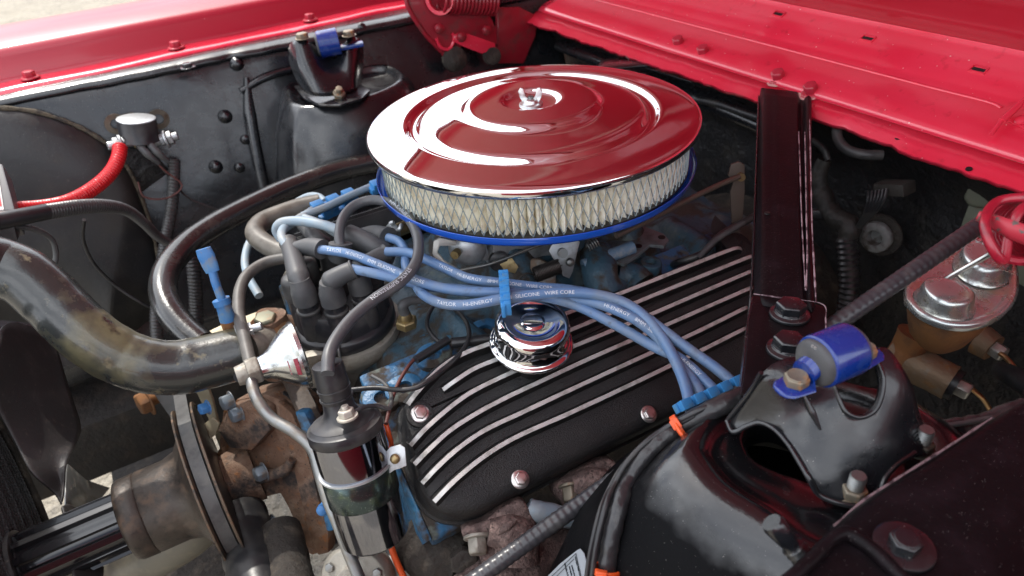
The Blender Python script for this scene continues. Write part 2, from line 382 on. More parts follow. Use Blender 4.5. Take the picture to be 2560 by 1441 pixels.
for px, py in [(905, 70), (615, 350), (600, 420)]:
    c = APL(px, py); part('bolt', lathe([(.008, 0), (.0075, .002), (.004, .004), (0, .0045)], c, (0, -1, 0), 16), black, T)
# wheel arch pressing, lower left
arc = [(-40, 262), (60, 268), (130, 285), (210, 318), (275, 362), (320, 420), (355, 500), (385, 600), (400, 720)]
A = smooth([APL(px, py) + V((0, -.004, 0)) for px, py in arc], 6)
rows = []
for i, p in enumerate(A):
    f_ = 1 - .85 * max(0, (i / (len(A) - 1) - .62) / .38)
    rows.append([p] + [p + V(o) * f_ for o in ((-.004, -.012, -.006), (-.012, -.026, -.02), (-.03, -.042, -.06), (-.07, -.065, -.13), (-.13, -.105, -.25))])
part('wheel_arch', grid(rows), mk('scuffed_black_arch', (.010, .010, .011), .42, 0, 0, lay=[(18, (.022, .020, .017), .45, .7, .55), (120, (.07, .06, .045), .66, .8)], bump=[(200, .3, .001), (14, .2, .004)], spk=(500, (.25, .23, .2), .12)), T, thick=.0015)
part('seam_sealer', tube([p + V((0, -.004, -.002)) for p in A], .0035, 8, sm=0, wob=.5), mk('tan_seam_dirt', (.09, .075, .05), .8, lay=[(80, (.03, .025, .02), .45, .6)], bump=[(200, .8, .003)]), T)

# ================================================================== shock towers
def mir(l): return [V((p.x, -p.y, p.z)) for p in l]
rim_px = [(1738, 1120), (1752, 1075), (1785, 1035), (1850, 985), (1930, 955), (2040, 945), (2150, 965), (2255, 1010), (2345, 1075), (2372, 1140), (2340, 1200), (2270, 1265), (2190, 1330), (2100, 1372), (2030, 1355), (1935, 1288), (1861, 1243), (1800, 1200), (1765, 1160)]
RIM = [Z(px, py, -.066) for px, py in rim_px]
TC = sum(RIM, V()) / len(RIM)
RIMS = resample(smooth(RIM + [RIM[0]], 8), .006)[:-1]
hole_px = [(1862, 1100), (1868, 1075), (1895, 1055), (1940, 1050), (1985, 1070), (2025, 1110), (2060, 1160), (2075, 1200), (2050, 1215), (2000, 1195), (1930, 1170), (1880, 1140)]
HOLE = [Z(px, py, -.078) for px, py in hole_px]; HC = sum(HOLE, V()) / len(HOLE)
HS = resample(smooth(HOLE + [HOLE[0]], 8), .004)[:-1]
def at_angle(L, c, a):
    best = None; d = V((cos(a), sin(a)))
    n = len(L)
    for i in range(n):
        p = L[i].xy - c.xy; q = L[(i + 1) % n].xy - c.xy
        cr1 = d.x * p.y - d.y * p.x; cr2 = d.x * q.y - d.y * q.x
        if cr1 * cr2 <= 0 and (p + q).dot(d) > 0:
            t = cr1 / (cr1 - cr2) if cr1 != cr2 else 0; r = p.lerp(q, t).length
            best = r if best is None else max(best, r)
    return V((c.x + d.x * best, c.y + d.y * best, 0))
def tower(near):
    rows = []; na = 96
    for (kind, off, z) in [('h', 0, -.100), ('h', 0, -.080), ('h', .004, -.0765), ('m', .5, -.0765), ('r', -.012, -.0765), ('r', -.008, -.073), ('r', -.003, -.0675), ('r', .002, -.0665), ('r', .010, -.0692), ('r', .019, -.0745), ('r', .028, -.082), ('r', .038, -.093), ('r', .058, -.120), ('r', .088, -.19), ('r', .115, -.28), ('r', .14, -.40)]:
        row = []
        for k in range(na):
            a = 2 * pi * k / na
            h = at_angle(HS, HC, a); r = at_angle(RIMS, HC, a); d = V((cos(a), sin(a), 0))
            if not near:
                r = HC.xy.to_3d() + (r - HC.xy.to_3d()) * 1.32; r.z = 0
                off_ = off * (.6 if off > 0 else 1)
            else:
                off_ = off
                if off > 0 and d.y > 0:      # the shoulder is tighter on the engine side
                    tight = {.002: .001, .010: .004, .019: .008, .028: .012, .038: .018, .058: .040}.get(off, off)
                    k_ = min(1, max(0, (d.x + .95) / .35)); off_ = off + (tight - off) * k_
            if kind == 'h': p = h + d * off
            elif kind == 'm': p = h.lerp(r, .5)
            else: p = r + d * off_
            p.z = z + .0012 * noise.noise(p * 25 + V((0, 0, z))) * (1 if kind == 'r' else .5)
            row.append(p if near else V((p.x, -p.y + .01, p.z)))
        rows.append(row)
    return grid(rows, True)
T = thing('shock_tower', 'black shock tower in the near corner with an open hole under its bracket', 'shock tower', (TC.x, TC.y, -.4))
TG = tower(True)
tgm = mk('gloss_to_matt_black', (.005, .0052, .006), .18, 0, .5, lay=[(40, (.016, .015, .015), .6, .8, .4)], bump=[(60, .2, .002), (14, .2, .005), (300, .25, .0008)], spk=(760, (.28, .27, .25), .13), crough=.12)
def fade(mt, z0, z1, rgh, coat0):
    # the paint goes from wet gloss on the top to dry overspray down the wall
    t = mt.node_tree; b = t.nodes['Principled BSDF']; N = t.nodes.new; L = t.links.new
    ge = N('ShaderNodeNewGeometry'); sp_ = N('ShaderNodeSeparateXYZ'); L(ge.outputs['Position'], sp_.inputs[0])
    n_ = N('ShaderNodeTexNoise'); n_.inputs['Scale'].default_value = 45; n_.inputs['Detail'].default_value = 6; L(ge.outputs['Position'], n_.inputs['Vector'])
    ma = N('ShaderNodeMath'); ma.operation = 'MULTIPLY_ADD'; L(n_.outputs['Fac'], ma.inputs[0]); ma.inputs[1].default_value = .022; L(sp_.outputs['Z'], ma.inputs[2])
    mr = N('ShaderNodeMapRange'); mr.inputs['From Min'].default_value = z0 + .011; mr.inputs['From Max'].default_value = z1 + .011; L(ma.outputs[0], mr.inputs['Value'])
    old = b.inputs['Roughness'].links[0].from_socket
    mi = N('ShaderNodeMix'); L(mr.outputs['Result'], mi.inputs['Factor']); L(old, mi.inputs['A']); mi.inputs['B'].default_value = rgh; L(mi.outputs['Result'], b.inputs['Roughness'])
    mc = N('ShaderNodeMapRange'); mc.inputs['To Min'].default_value = coat0; mc.inputs['To Max'].default_value = 0; L(mr.outputs['Result'], mc.inputs['Value']); L(mc.outputs['Result'], b.inputs['Coat Weight'])
    mk_ = N('ShaderNodeMapRange'); mk_.inputs['To Min'].default_value = .5; mk_.inputs['To Max'].default_value = .05; L(mr.outputs['Result'], mk_.inputs['Value']); L(mk_.outputs['Result'], b.inputs['Specular IOR Level'])
fade(tgm, -.077, -.090, .5, .7)
part('tower_shell', TG, tgm, T)
from mathutils.bvhtree import BVHTree
TB = BVHTree.FromPolygons(TG.v, TG.f)
def hit(px, py, lift, z=None):
    d = ray(px, py).normalized(); h = TB.ray_cast(CAM, d)
    if h[0] is None: return Z(px, py, z)
    n = h[1] if h[1].dot(d) < 0 else -h[1]
    return h[0] + n * lift

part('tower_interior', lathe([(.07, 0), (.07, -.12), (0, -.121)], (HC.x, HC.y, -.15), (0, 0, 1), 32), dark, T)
T2 = thing('shock_tower', 'black shock tower on the far wall, behind the air cleaner', 'shock tower', (TC.x, -TC.y, -.4))
part('tower_shell', tower(False), black, T2)
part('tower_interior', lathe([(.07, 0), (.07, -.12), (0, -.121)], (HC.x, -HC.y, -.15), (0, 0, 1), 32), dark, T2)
# ================================================================== upper shock mounts (stamped caps on the towers)
def mount(near):
    s = (lambda g: g) if near else (lambda g: g.my().mv((0, .01, 0)))
    mp = (lambda p: p) if near else (lambda p: V((p.x, -p.y + .01, p.z)))
    ax = lambda d: V(d) if near else V((d[0], -d[1], d[2]))
    T = thing('shock_mount_cap', 'black stamped shock mount with rusty bolts and blue bushing, on the near tower' if near else 'black stamped shock mount with blue bushing, on the far tower under the red fender', 'shock mount', mp(V((-.09, -.46, -.075))), 'stamped shock mounts on the towers')
    K = dict(
        a1=(1903, 932, -.016), a2=(1950, 892, -.012), a3=(2025, 892, -.013), a4=(2085, 940, -.016), a5=(2070, 962, -.020), a6=(1985, 962, -.019),
        b1=(1879, 974, -.032), b6=(1975, 1012, -.032), b5=(2062, 1015, -.033),
        c1=(1817, 1050, -.062), c2=(1832, 1082, -.064), c3=(1895, 1058, -.052), c4=(1936, 1074, -.050),
        d1=(1970, 1110, -.053), d2=(2020, 1190, -.060), d3=(2048, 1238, -.070), d4=(2104, 1262, -.071), d5=(2156, 1266, -.071), d6=(2200, 1236, -.069), d7=(2226, 1178, -.060),
        e1=(2060, 1110, -.046), e2=(2110, 1190, -.060), e3=(2146, 1110, -.046), e4=(2200, 1145, -.053),
        f1=(2098, 1000, -.030), f2=(2132, 1046, -.037), f3=(2186, 1030, -.034), f4=(2208, 975, -.024), f5=(2198, 915, -.014), f6=(2175, 872, -.009),
        g6=(2220, 862, -.010), g5=(2246, 905, -.015), g4=(2258, 965, -.024), g3=(2260, 1035, -.036), g2=(2246, 1085, -.045), g1=(2262, 1112, -.050), h1=(2290, 1134, -.058), h2=(2322, 1150, -.067), h3=(2338, 1108, -.067), h4=(2298, 1050, -.050), h5=(2285, 960, -.028))
    P = {k: Z(*v) for k, v in K.items()}
    Q = ['a1 a2 a3 a4'.split(), 'a1 a4 a5 a6'.split(), 'a1 a6 b6 b1'.split(), 'a6 a5 b5 b6'.split(), 'a5 a4 f1 b5'.split(),
         'b1 b6 c3 c1'.split(), 'c1 c3 c2'.split(), 'b6 c4 c3'.split(), 'b6 b5 e1 c4'.split(), 'c4 e1 d1'.split(), 'd1 e1 e2 d2'.split(), 'd2 e2 d4 d3'.split(), 'e2 d6 d5 d4'.split(), 'e2 e4 d7 d6'.split(),
         'b5 f1 f2 e1'.split(), 'f2 f3 e3 e1'.split(), 'e1 e3 e4 e2'.split(), 'f3 g3 g2 e3'.split(), 'f3 f4 g4 g3'.split(), 'f4 f5 g5 g4'.split(), 'f5 f6 g6 g5'.split(),
         'e3 g2 g1 e4'.split(), 'e4 g1 h1 d7'.split(), 'g1 h3 h2 h1'.split(), 'g2 h4 h3 g1'.split(), 'g3 h5 h4 g2'.split(), 'g4 g5 h5 g3'.split()]
    ks = list(P); g = G([P[k] for k in ks], [tuple(ks.index(k) for k in q) for q in Q])
    o = part('bracket', s(g), black, T, thick=.0035, sub=2)
    # bushing can + bars
    c1 = Z(2035, 905, .008); c2 = Z(2152, 868, .008)
    cc = Z(2084, 888, .000)
    axd = (Z(2165, 852, -.004) - Z(1997, 922, -.004)); bl_ = axd.length / 2; axd.normalize(); sz = .0156 if near else .019; kk = sz / .026
    hw = .0128 if near else .0155
    part('bushing_sleeve', s(lathe([(.024 * kk, -hw), (.0262 * kk, -hw + .001), (.0262 * kk, hw - .001), (.024 * kk, hw)], cc, axd, 48)), blueb, T, bev=.0006)
    rb = part('rubber_bushing', s(lathe([(0, -hw - .0045), (.009 * kk, -hw - .0045), (.0205 * kk, -hw - .0035), (.0235 * kk, -hw - .0015), (.0238 * kk, -hw + .002)], cc, axd, 40) + lathe([(.0238 * kk, hw - .002), (.0235 * kk, hw + .0015), (.0205 * kk, hw + .0035), (.009 * kk, hw + .0045), (0, hw + .0045)], cc, axd, 40)), rubg, T)
    dn = V((0, 0, -.012)); B0 = bl_
    barp = [cc - axd * (B0 + .0125) + dn, cc - axd * (B0 + .0115) + dn, cc - axd * (B0 + .008) + dn, cc - axd * (B0 - .006) + dn, cc - axd * (hw + .008) + dn * .35, cc - axd * (hw), cc + axd * hw, cc + axd * (hw + .008) + dn * .35, cc + axd * (B0 - .006) + dn, cc + axd * (B0 + .008) + dn, cc + axd * (B0 + .0115) + dn, cc + axd * (B0 + .0125) + dn]
    rws = []
    side = axd.cross(V((0, 0, 1))).normalized()
    for i, p in enumerate(barp):
        hh = [.0010, .0018, .0022, .0024, .0062, .0072, .0072, .0062, .0024, .0022, .0018, .0010][i]; ww = [.0025, .0055, .0082, .0098, .0082, .0076, .0076, .0082, .0098, .0082, .0055, .0025][i]
        rws.append([p + side * ww * cos(2 * pi * k / 16) + V((0, 0, 1)) * hh * sin(2 * pi * k / 16) for k in range(16)])
    R2_ = []
    for k in range(len(rws) - 1):
        for q in range(4): R2_.append([rws[k][j].lerp(rws[k+1][j], q / 4) for j in range(16)])
    rws = R2_ + [rws[-1]]
    gg = grid(rws, True); n = len(gg.v); gg.f += [tuple(range(16)), tuple(range(n - 16, n))]
    part('mounting_bar', s(gg), blueb, T)
    for k in (-1, 1):
        c = cc + axd * (B0 * k) + dn + V((0, 0, .0018))
        part('bolt', s(hexa(c, (0, 0, 1), .0072, .0058) + lathe([(.0060, 0), (.0056, .0007), (.0050, .0004), (0, .0003)], c + V((0, 0, .0058)), (0, 0, 1), 20)), rustyb, T, bev=.0005)
    if near:
        st = part('emboss_letters', wraptext('FF', .0042, cc - axd * (hw + .0035) + V((0, 0, .0098)) - side * .003, side, V((0, 0, 1))), print_d, rb)
    for (px, py, z) in [(2131, 1240, -.071), (2298, 1125, -.069)]:
        c = Z(px, py, z)
        nut = part('nut', s(lathe([(.0092, 0), (.0088, .0012), (.0075, .0016)], c, (0, 0, 1), 24) + hexa(c + V((0, 0, .001)), (0, 0, 1), .0075, .0068)), rustyb if py > 1200 else gunk, T, bev=.0006)
        part('stud', s(lathe([(.0042 + (.0006 if i % 2 else 0), .006 + .0008 * i) for i in range(15)] + [(.0040, .0178), (0, .0180)], c, (0, 0, 1), 20)), steel, nut)
    return T
rustyb = mk('rust_stained_bolt', (.23, .20, .15), .5, .5, lay=[(90, (.30, .13, .04), .52, .66, .8, 0)], bump=[(300, .4, .0006)])
gunk = mk('greasy_bolt', (.06, .055, .045), .5, .3, lay=[(90, (.12, .09, .05), .5, .7, .8, 0)], bump=[(200, .5, .001)])
def textmesh(body, size, extrude=0.0):
    cu = bpy.data.curves.new('t', 'FONT'); cu.body = body; cu.size = size; cu.resolution_u = 2; cu.extrude = extrude
    ob = bpy.data.objects.new('t', cu); C.objects.link(ob)
    dg = bpy.context.evaluated_depsgraph_get(); me = ob.evaluated_get(dg).to_mesh()
    g = G([V(v.co) for v in me.vertices], [tuple(p.vertices) for p in me.polygons])
    ob.evaluated_get(dg).to_mesh_clear(); bpy.data.objects.remove(ob); bpy.data.curves.remove(cu)
    return g
def wraptext(body, size, o, xd, yd):
    g = textmesh(body, size, .0002); o = V(o); xd = V(xd).normalized(); yd = V(yd).normalized(); n = xd.cross(yd)
    return G([o + xd * p.x + yd * p.y + n * p.z for p in g.v], g.f)
def tubetext(path, r, body, s0, size, ref=(-.3, -.6, .6), spacing=1.0, flip=False, roll=0):
    P = resample(smooth(path, 12), .002); L = [0]
    for i in range(1, len(P)): L.append(L[-1] + (P[i] - P[i-1]).length)
    g = textmesh(body, size); ref = V(ref); v = []
    # subdivide long faces is not needed at this size
    for p in g.v:
        s = s0 + p.x * spacing * (-1 if flip else 1)
        s = min(max(s, 0), L[-1] - 1e-5); k = 0
        k = min(int(s / max(L[-1], 1e-9) * (len(P) - 1)), len(P) - 2)
        t = (s - L[k]) / max(L[k+1] - L[k], 1e-9); c = P[k].lerp(P[k+1], t)
        T_ = (P[min(k+2, len(P)-1)] - P[max(k-1, 0)]).normalized()
        N = (ref - T_ * ref.dot(T_)).normalized(); B = N.cross(T_) * (1 if not flip else -1)
        a = (p.y - size * .35) / r + roll
        v.append(c + (N * cos(a) + B * sin(a)) * (r + .00025))
    return G(v, g.f)
mount(True)
def ffm():
    T = thing('shock_mount_cap', 'black stamped shock mount with blue bushing, on the far tower under the red fender', 'shock mount', Y(820, 250, .42), 'stamped shock mounts on the towers')
    R = [[(722, 110, .46), (735, 96, .43), (770, 100, .43), (783, 112, .43)],
         [(719, 150, .465), (735, 150, .42), (778, 150, .41), (800, 168, .415)],
         [(735, 190, .46), (752, 195, .405), (790, 195, .395), (820, 190, .40)],
         [(752, 225, .45), (775, 240, .395), (805, 243, .385), (840, 238, .387)]]
    L = [[(783, 112, .43), (800, 168, .415), (820, 190, .40), (840, 238, .387)], [(806, 130, .445), (818, 172, .42), (838, 190, .40), (856, 240, .387)], [(832, 135, .45), (845, 172, .42), (855, 190, .40), (868, 236, .39)], [(858, 112, .43), (858, 160, .415), (868, 195, .40), (885, 228, .395)]]
    Rr = [[(858, 112, .43), (872, 92, .43), (895, 92, .435), (908, 106, .46)], [(858, 160, .415), (875, 150, .41), (896, 150, .42), (910, 150, .465)], [(868, 195, .40), (882, 192, .40), (898, 192, .41), (906, 188, .46)], [(885, 228, .395), (895, 226, .40), (900, 222, .42), (905, 215, .46)]]
    g = gsum([grid([[Y(*p) for p in r] for r in R]), grid([[Y(*p) for p in r] for r in L]), grid([[Y(*p) for p in r] for r in Rr])])
    part('bracket', g, black, T, thick=.004, sub=2)
    part('foot', prism([Z(*p, -.060) for p in [(735, 215), (760, 245), (800, 262), (850, 262), (905, 245), (925, 225), (900, 210), (800, 205)]], (0, 0, -.004)), black, T, bev=.0015)
    cc = Y(822, 108, .435); axd = V((1, -.25, .05)).normalized(); r_ = .0195; hw = .0155
    part('bushing_sleeve', lathe([(r_ * .93, -hw), (r_, -hw + .001), (r_, hw - .001), (r_ * .93, hw)], cc, axd, 40), blueb, T)
    part('rubber_bushing', lathe([(0, -hw - .003), (r_ * .8, -hw - .003), (r_ * .91, -hw + .001)], cc, axd, 32), rubg, T)
    part('mounting_bar', box(cc + V((0, 0, -.010)), (.100, .018, .006), axd), blueb, T, bev=.002)
    for px, py in [(757, 97), (873, 90)]:
        c = Y(px, py, .43); part('bolt', hexa(c, (0, 0, 1), .0090, .008) + lathe([(.011, 0), (.011, .0012)], c, (0, 0, 1), 20), rustyb, T, bev=.0006)
    for px, py in [(848, 240)]:
        c = Y(px, py, .385); part('bolt', hexa(c, (0, -.6, 1), .0095, .008) + lathe([(.005, 0), (.0048, .016), (0, .016)], c, (0, -.6, 1), 14), rustyb, T, bev=.0006)
ffm()
# rolled edges on the near bracket
BR = bpy.data.objects['shock_mount_cap']
part('rolled_edge', tube([Z(*p) for p in [(1817, 1052, -.0615), (1832, 1080, -.0635), (1866, 1066, -.057), (1898, 1057, -.0515), (1934, 1072, -.0495), (1968, 1108, -.0525), (1996, 1152, -.0565), (2022, 1197, -.0615), (2046, 1236, -.0695), (2104, 1260, -.0705), (2154, 1264, -.0705), (2196, 1236, -.0685), (2212, 1196, -.063), (2244, 1160, -.059), (2288, 1132, -.0585)]], .0017, 10, sm=6), black, BR)
part('rolled_edge', tube([Z(*p) for p in [(2082, 962, -.022), (2098, 1000, -.0295), (2118, 1032, -.0345), (2150, 1044, -.0365), (2186, 1028, -.0335), (2204, 990, -.0265), (2207, 940, -.018), (2190, 898, -.012)]], .0015, 10, sm=6), black, BR)
part('rolled_edge', tube([Z(*p) for p in [(1903, 932, -.0158), (1882, 970, -.0305), (1850, 1012, -.046), (1819, 1050, -.0610)]], .0015, 10, sm=6), black, BR)
part('pressed_crease', tube([Z(*p) for p in [(2008, 985, -.0225), (2030, 1030, -.032), (2052, 1075, -.0405)]], [.0008, .0022, .0006], 10, sm=6), black, BR)
def blanket(*a): pass


# ================================================================== near apron rail, lower right
T = thing('apron_rail', 'flat maroon-black rail at the near edge carrying one big washered bolt', 'body panel', (-.1, -.56, -.1))
pl = lambda px, py: Z(px, py, -.028)
def apn(px, py, z): return Z(px, py, z)
top = [(2600, 975), (2480, 1045), (2350, 1130), (2230, 1205), (2150, 1258), (2085, 1315), (2010, 1385), (1960, 1441), (1900, 1520)]
rows = []
for (px, py) in top:
    a = Z(px, py, -.036); d = V((.15, -1, 0)).normalized()
    rows.append([a + V((.004, .010, -.10)), a + V((0, .004, -.012)), a, a + d * .006 + V((0, 0, .0025)), a + d * .02 + V((0, 0, .003)), a + d * .05 + V((0, 0, .004)), a + d * .09 + V((0, 0, .004)), a + d * .14 + V((0, 0, .004)), a + d * .2 + V((0, 0, .0))])
part('rail_panel', grid([[p for p in r] for r in rows]), maroon, T, sub=2, thick=.0015)
# pressed ridge that runs from the rail's corner round the bolt
rg = [Z(1960, 1460, -.030), Z(2030, 1400, -.030), Z(2085, 1345, -.030), Z(2118, 1335, -.030), Z(2170, 1365, -.030), Z(2230, 1420, -.030), Z(2290, 1480, -.030)]
part('pressed_ridge', tube(rg, .0035, 12, wob=.2), maroon, T)
c = Z(2259, 1368, -.031)
part('washer', lathe([(.0138, 0), (.0136, .0012), (.0122, .0019), (.008, .0022), (0, .0022)], c, (0, 0, 1), 48), black, T)
part('bolt', hexa(c + V((0, 0, .0018)), (0, 0, 1), .0074, .0050) + lathe([(.0058, 0), (.0054, .0006), (0, .0006)], c + V((0, 0, .0068)), (0, 0, 1), 24), black, T, bev=.0009)
part('worn_edge', tube([Z(px, py, -.0355) for px, py in top[1:6]], .0006, 6, wob=.9), mk('worn_rail_edge', (.20, .14, .15), .5, lay=[(120, (.03, .02, .024), .5, .62)]), T)
# bleeder style fitting
T = thing('threaded_fitting', 'small black barbed fitting standing on the near tower below the rail corner', 'fitting', Z(2030, 1415, -.05))
a, b = Z(2035, 1425, -.055), Z(1968, 1350, -.038)
part('nipple', lathe([(.0052, 0), (.0052, .010), (.0062, .0105), (.005, .0125), (.0062, .0145), (.005, .0165), (.0062, .018), (.0045, .020), (.0052, .024), (.0060, .034), (.005, .036), (0, .036)], a, b - a, 20), black, T)
part('hex_base', hexa(a - (b - a).normalized() * .006, b - a, .009, .009), black, T, bev=.0008)
part('bracket', box(a + V((.012, -.004, -.004)), (.024, .014, .012), (.8, -.4, .2)), black, T, bev=.002)

# ================================================================== cowl
T = thing('cowl', 'bright red cowl panel running across the rear of the engine bay', 'body panel', (.38, 0, -.05))
YS = [-.80 + .02 * i for i in range(70)]
YS = [y for y in YS if y < .53]
def edgew(y, k): return .004 * noise.noise(V((y * 22, k, 7))) + .0025 * noise.noise(V((y * 80, k, 3)))
def cow(y, u, z, k=0): return V((u + .02 * (0), y, z))
rows = []
for y in [-.80 + .006 * i for i in range(222)]:
    e = edgew(y, 0); ew = .006 * max(0, 1 - abs(y + .16) / .09) 
    lipx = .308 + e + ew; lz = -.050
    rows.append([V((lipx + .001, y, lz - .004 + .4 * e)), V((lipx, y, lz + .3 * e)), V((.318 + e * .5, y, -.0455 + .3 * e)), V((.333, y, -.036))])
part('lower_flange', grid(rows), red, T, thick=.0012)
pr = [(.3325, -.0355), (.336, -.0305), (.340, -.0275), (.356, -.0215), (.372, -.0155), (.386, -.0115), (.391, -.0105), (.394, -.0085), (.397, -.0075), (.402, -.004), (.412, .003), (.430, .014), (.444, .021), (.449, .0255), (.4505, .0285), (.453, .0265), (.456, .012), (.46, -.01), (.50, -.04)]
part('cowl_top', profile(pr, [-.80 + .02 * i for i in range(67)], None, 'y'), red, T, thick=.0012)
part('pressed_bead', tube([(.3905, .42, -.0112), (.3905, .1, -.0112), (.3905, -.2, -.0112), (.3905, -.268, -.0112), (.3875, -.277, -.012)], .0022, 10), red, T)
for px, py in [(1698, 113), (1760, 136), (1947, 199), (2028, 233)]:
    n_ = V((-.45, 0, 1)); c = X(px, py, .320); c.z = -.0435
    c = PL((.320, 0, -.0435), (-.5, 0, 1))(px, py)
    c = c + n_.normalized() * .0012; bt = part('bolt', lathe([(.0118, 0), (.0112, .0016), (.009, .0022)], c, n_, 28) + hexa(c + n_.normalized() * .001, n_, .0084, .0105), redb, T, bev=.0007); part('chalky_ring', lathe([(.010, 0), (.0150, 0), (.0146, .0008), (.010, .0010)], c - n_.normalized() * .0004, n_, 28, wob=lambda t, h: 1 + .10 * noise.noise(V((cos(t) * 2, sin(t) * 2, h)))), sealr, bt)
plm = PL((.40, 0, -.005), (-.72, 0, 1))
for px, py in [(1947, 36), (2170, 97), (2447, 175)]:
    c = PL((.421, 0, .0085), (-.6, 0, 1))(px, py); xd = V((0, -1, 0)); yd = V((.86, 0, .51)); nn = V((-.51, 0, .86))
    cl = part('clip', gsum([box(c + nn * .0008 + yd * (s_ * .0042), (.017, .0014, .0018), xd, nn) for s_ in (-1, 1)] + [box(c + nn * .0008 + xd * (s_ * .008), (.0014, .0085, .0018), xd, nn) for s_ in (-1, 1)]), red, T, bev=.0004)
    part('slot', box(c + nn * .0004, (.013, .0035, .0012), xd, nn), dark, cl)
for px, py in [(2245, 348), (2422, 424)]:
    c = PL((.314, 0, -.0475), (-.3, 0, 1))(px, py); part('hole', lathe([(.0030, 0), (.0030, .0012), (0, .0013)], c, (-.3, 0, 1), 16), dark, T)
# hood prop pin at the far right
T = thing('hood_pin_rod', 'thin red bent rod lying on the red cowl at the right edge', 'rod', X(2520, 290, .36))
pk = PL((.356, 0, -.0115), (-.42, 0, 1))
part('rod', tube([pk(2478, 336), pk(2510, 296), pk(2548, 262), pk(2600, 215)], .0022, 12), red, T)
part('sleeve', tube([pk(2505, 303), pk(2548, 262)], .0034, 12), red, T)
part('plate', prism([PL((.352, 0, -.022), (-.42, 0, 1))(*p) for p in [(2515, 300), (2560, 272), (2640, 290), (2640, 340), (2560, 322)]], (0.0004, 0, -.0012)), red, T, bev=.0004)
c = PL((.352, 0, -.021), (-.42, 0, 1))(2553, 302)
part('screw', lathe([(.006, 0), (.0055, .0022), (.003, .0034), (0, .0036)], c, (-.42, 0, 1), 24), red, T)

# ================================================================== firewall
T = thing('firewall', 'dirty black firewall under the red cowl lip', 'body panel', (.37, 0, -.5))
rows = []
for i in range(75):
    y = -.78 + .0178 * i; r_ = []
    for j in range(26):
        z = -.044 - .022 * j; q = (z + .044) / -.55
        x = .352 + .045 * min(1, q * 6) + .004 * noise.noise(V((y * 8, z * 8, 0))) + .002 * noise.noise(V((y * 30, z * 30, 4)))
        if q > .6: x -= (q - .6) * .15
        r_.append(V((x, y, z)))
    rows.append(r_)
part('firewall_panel', grid(rows), blackm, T, thick=.002)
part('pressed_channel', tube([(.372, .5, -.10), (.378, .3, -.103), (.378, .05, -.105), (.372, -.06, -.11)], [.02, .026, .028, .022], 20, flat=.6), black, T)
g_ = X(2195, 590, .352)
gr = part('grommet', lathe([(.0175, 0), (.0195, .003), (.0185, .009), (.014, .0115), (.0095, .010), (.0085, .004), (.008, -.01)], g_, (-1, -.15, .1), 40, wob=lambda t, h: 1 + .04 * noise.noise(V((cos(t) * 3, sin(t) * 3, h * 100)))), mk('grey_grommet', (.17, .17, .165), .6, lay=[(60, (.06, .05, .04), .5, .62)], bump=[(200, .5, .002)]), T)
part('rusty_hole', lathe([(.0265, 0), (.026, .002), (.017, .003)], g_ - V((-.004, 0, 0)), (-1, -.15, .1), 32), dust, T)
# ================================================================== hood, hinged at the cowl, raised
T = thing('hood', 'raised red hood, its underside rolled edge showing beyond the cowl', 'hood', (.47, 0, .03))
th = radians(46); hx, hz = .470, .036
ud = V((-cos(th), 0, sin(th))); nd = V((-sin(th), 0, -cos(th)))   # nd faces down-forward (underside)
def hp(s, y, h=0): return V((hx, y, hz)) + ud * s + nd * h
HW = .78
HY = [-HW - .12 + (2 * HW + .12) * i / 60 for i in range(61)]
prh = [(-.012, .004), (-.010, .012), (-.004, .018), (.006, .020), (.020, .019), (.032, .014), (.044, .004), (.058, -.004), (.075, -.006)]
part('rear_edge', grid([[hp(s, y, h) for s, h in prh] for y in HY]), redd, T, thick=.001)
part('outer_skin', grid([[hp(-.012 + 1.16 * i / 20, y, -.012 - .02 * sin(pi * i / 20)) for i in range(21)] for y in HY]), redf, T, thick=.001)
def ihh(s, y):
    u = (s - .075) / 1.05; v = y / HW
    e = min(u, 1 - u) * 1.05; e2 = min(abs(v) * HW, 9)
    h = -.006
    edge = min((1 - abs(v)) * HW, (1 - u) * 1.05)
    rib = max(0, 1 - abs(edge - .05) / .035)
    diag = max(0, 1 - abs(abs(y) - (.10 + .38 * u)) / .035)
    cen = max(0, 1 - abs(u - .48) / .05) * (abs(y) < .10 + .38 * u)
    return h + .022 * max(rib > 0 and min(1, rib * 2), min(1, diag * 1.8), min(1, cen * 1.8)) + .002 * noise.noise(V((s * 6, y * 6, 0)))
part('inner_frame', grid([[hp(.075 + 1.05 * i / 70, -HW + 2 * HW * j / 80, ihh(.075 + 1.05 * i / 70, -HW + 2 * HW * j / 80)) for i in range(71)] for j in range(81)]), redd, T, thick=.001)
part('edge_flange', gsum([grid([[hp(.03 + 1.1 * i / 20, s * HW, h) for i in range(21)] for h in (-.014, .012)]) for s in (-1, 1)] + [grid([[hp(1.13, -HW + 2 * HW * i / 20, h) for i in range(21)] for h in (-.014, .012)])]), redd, T, thick=.0012)
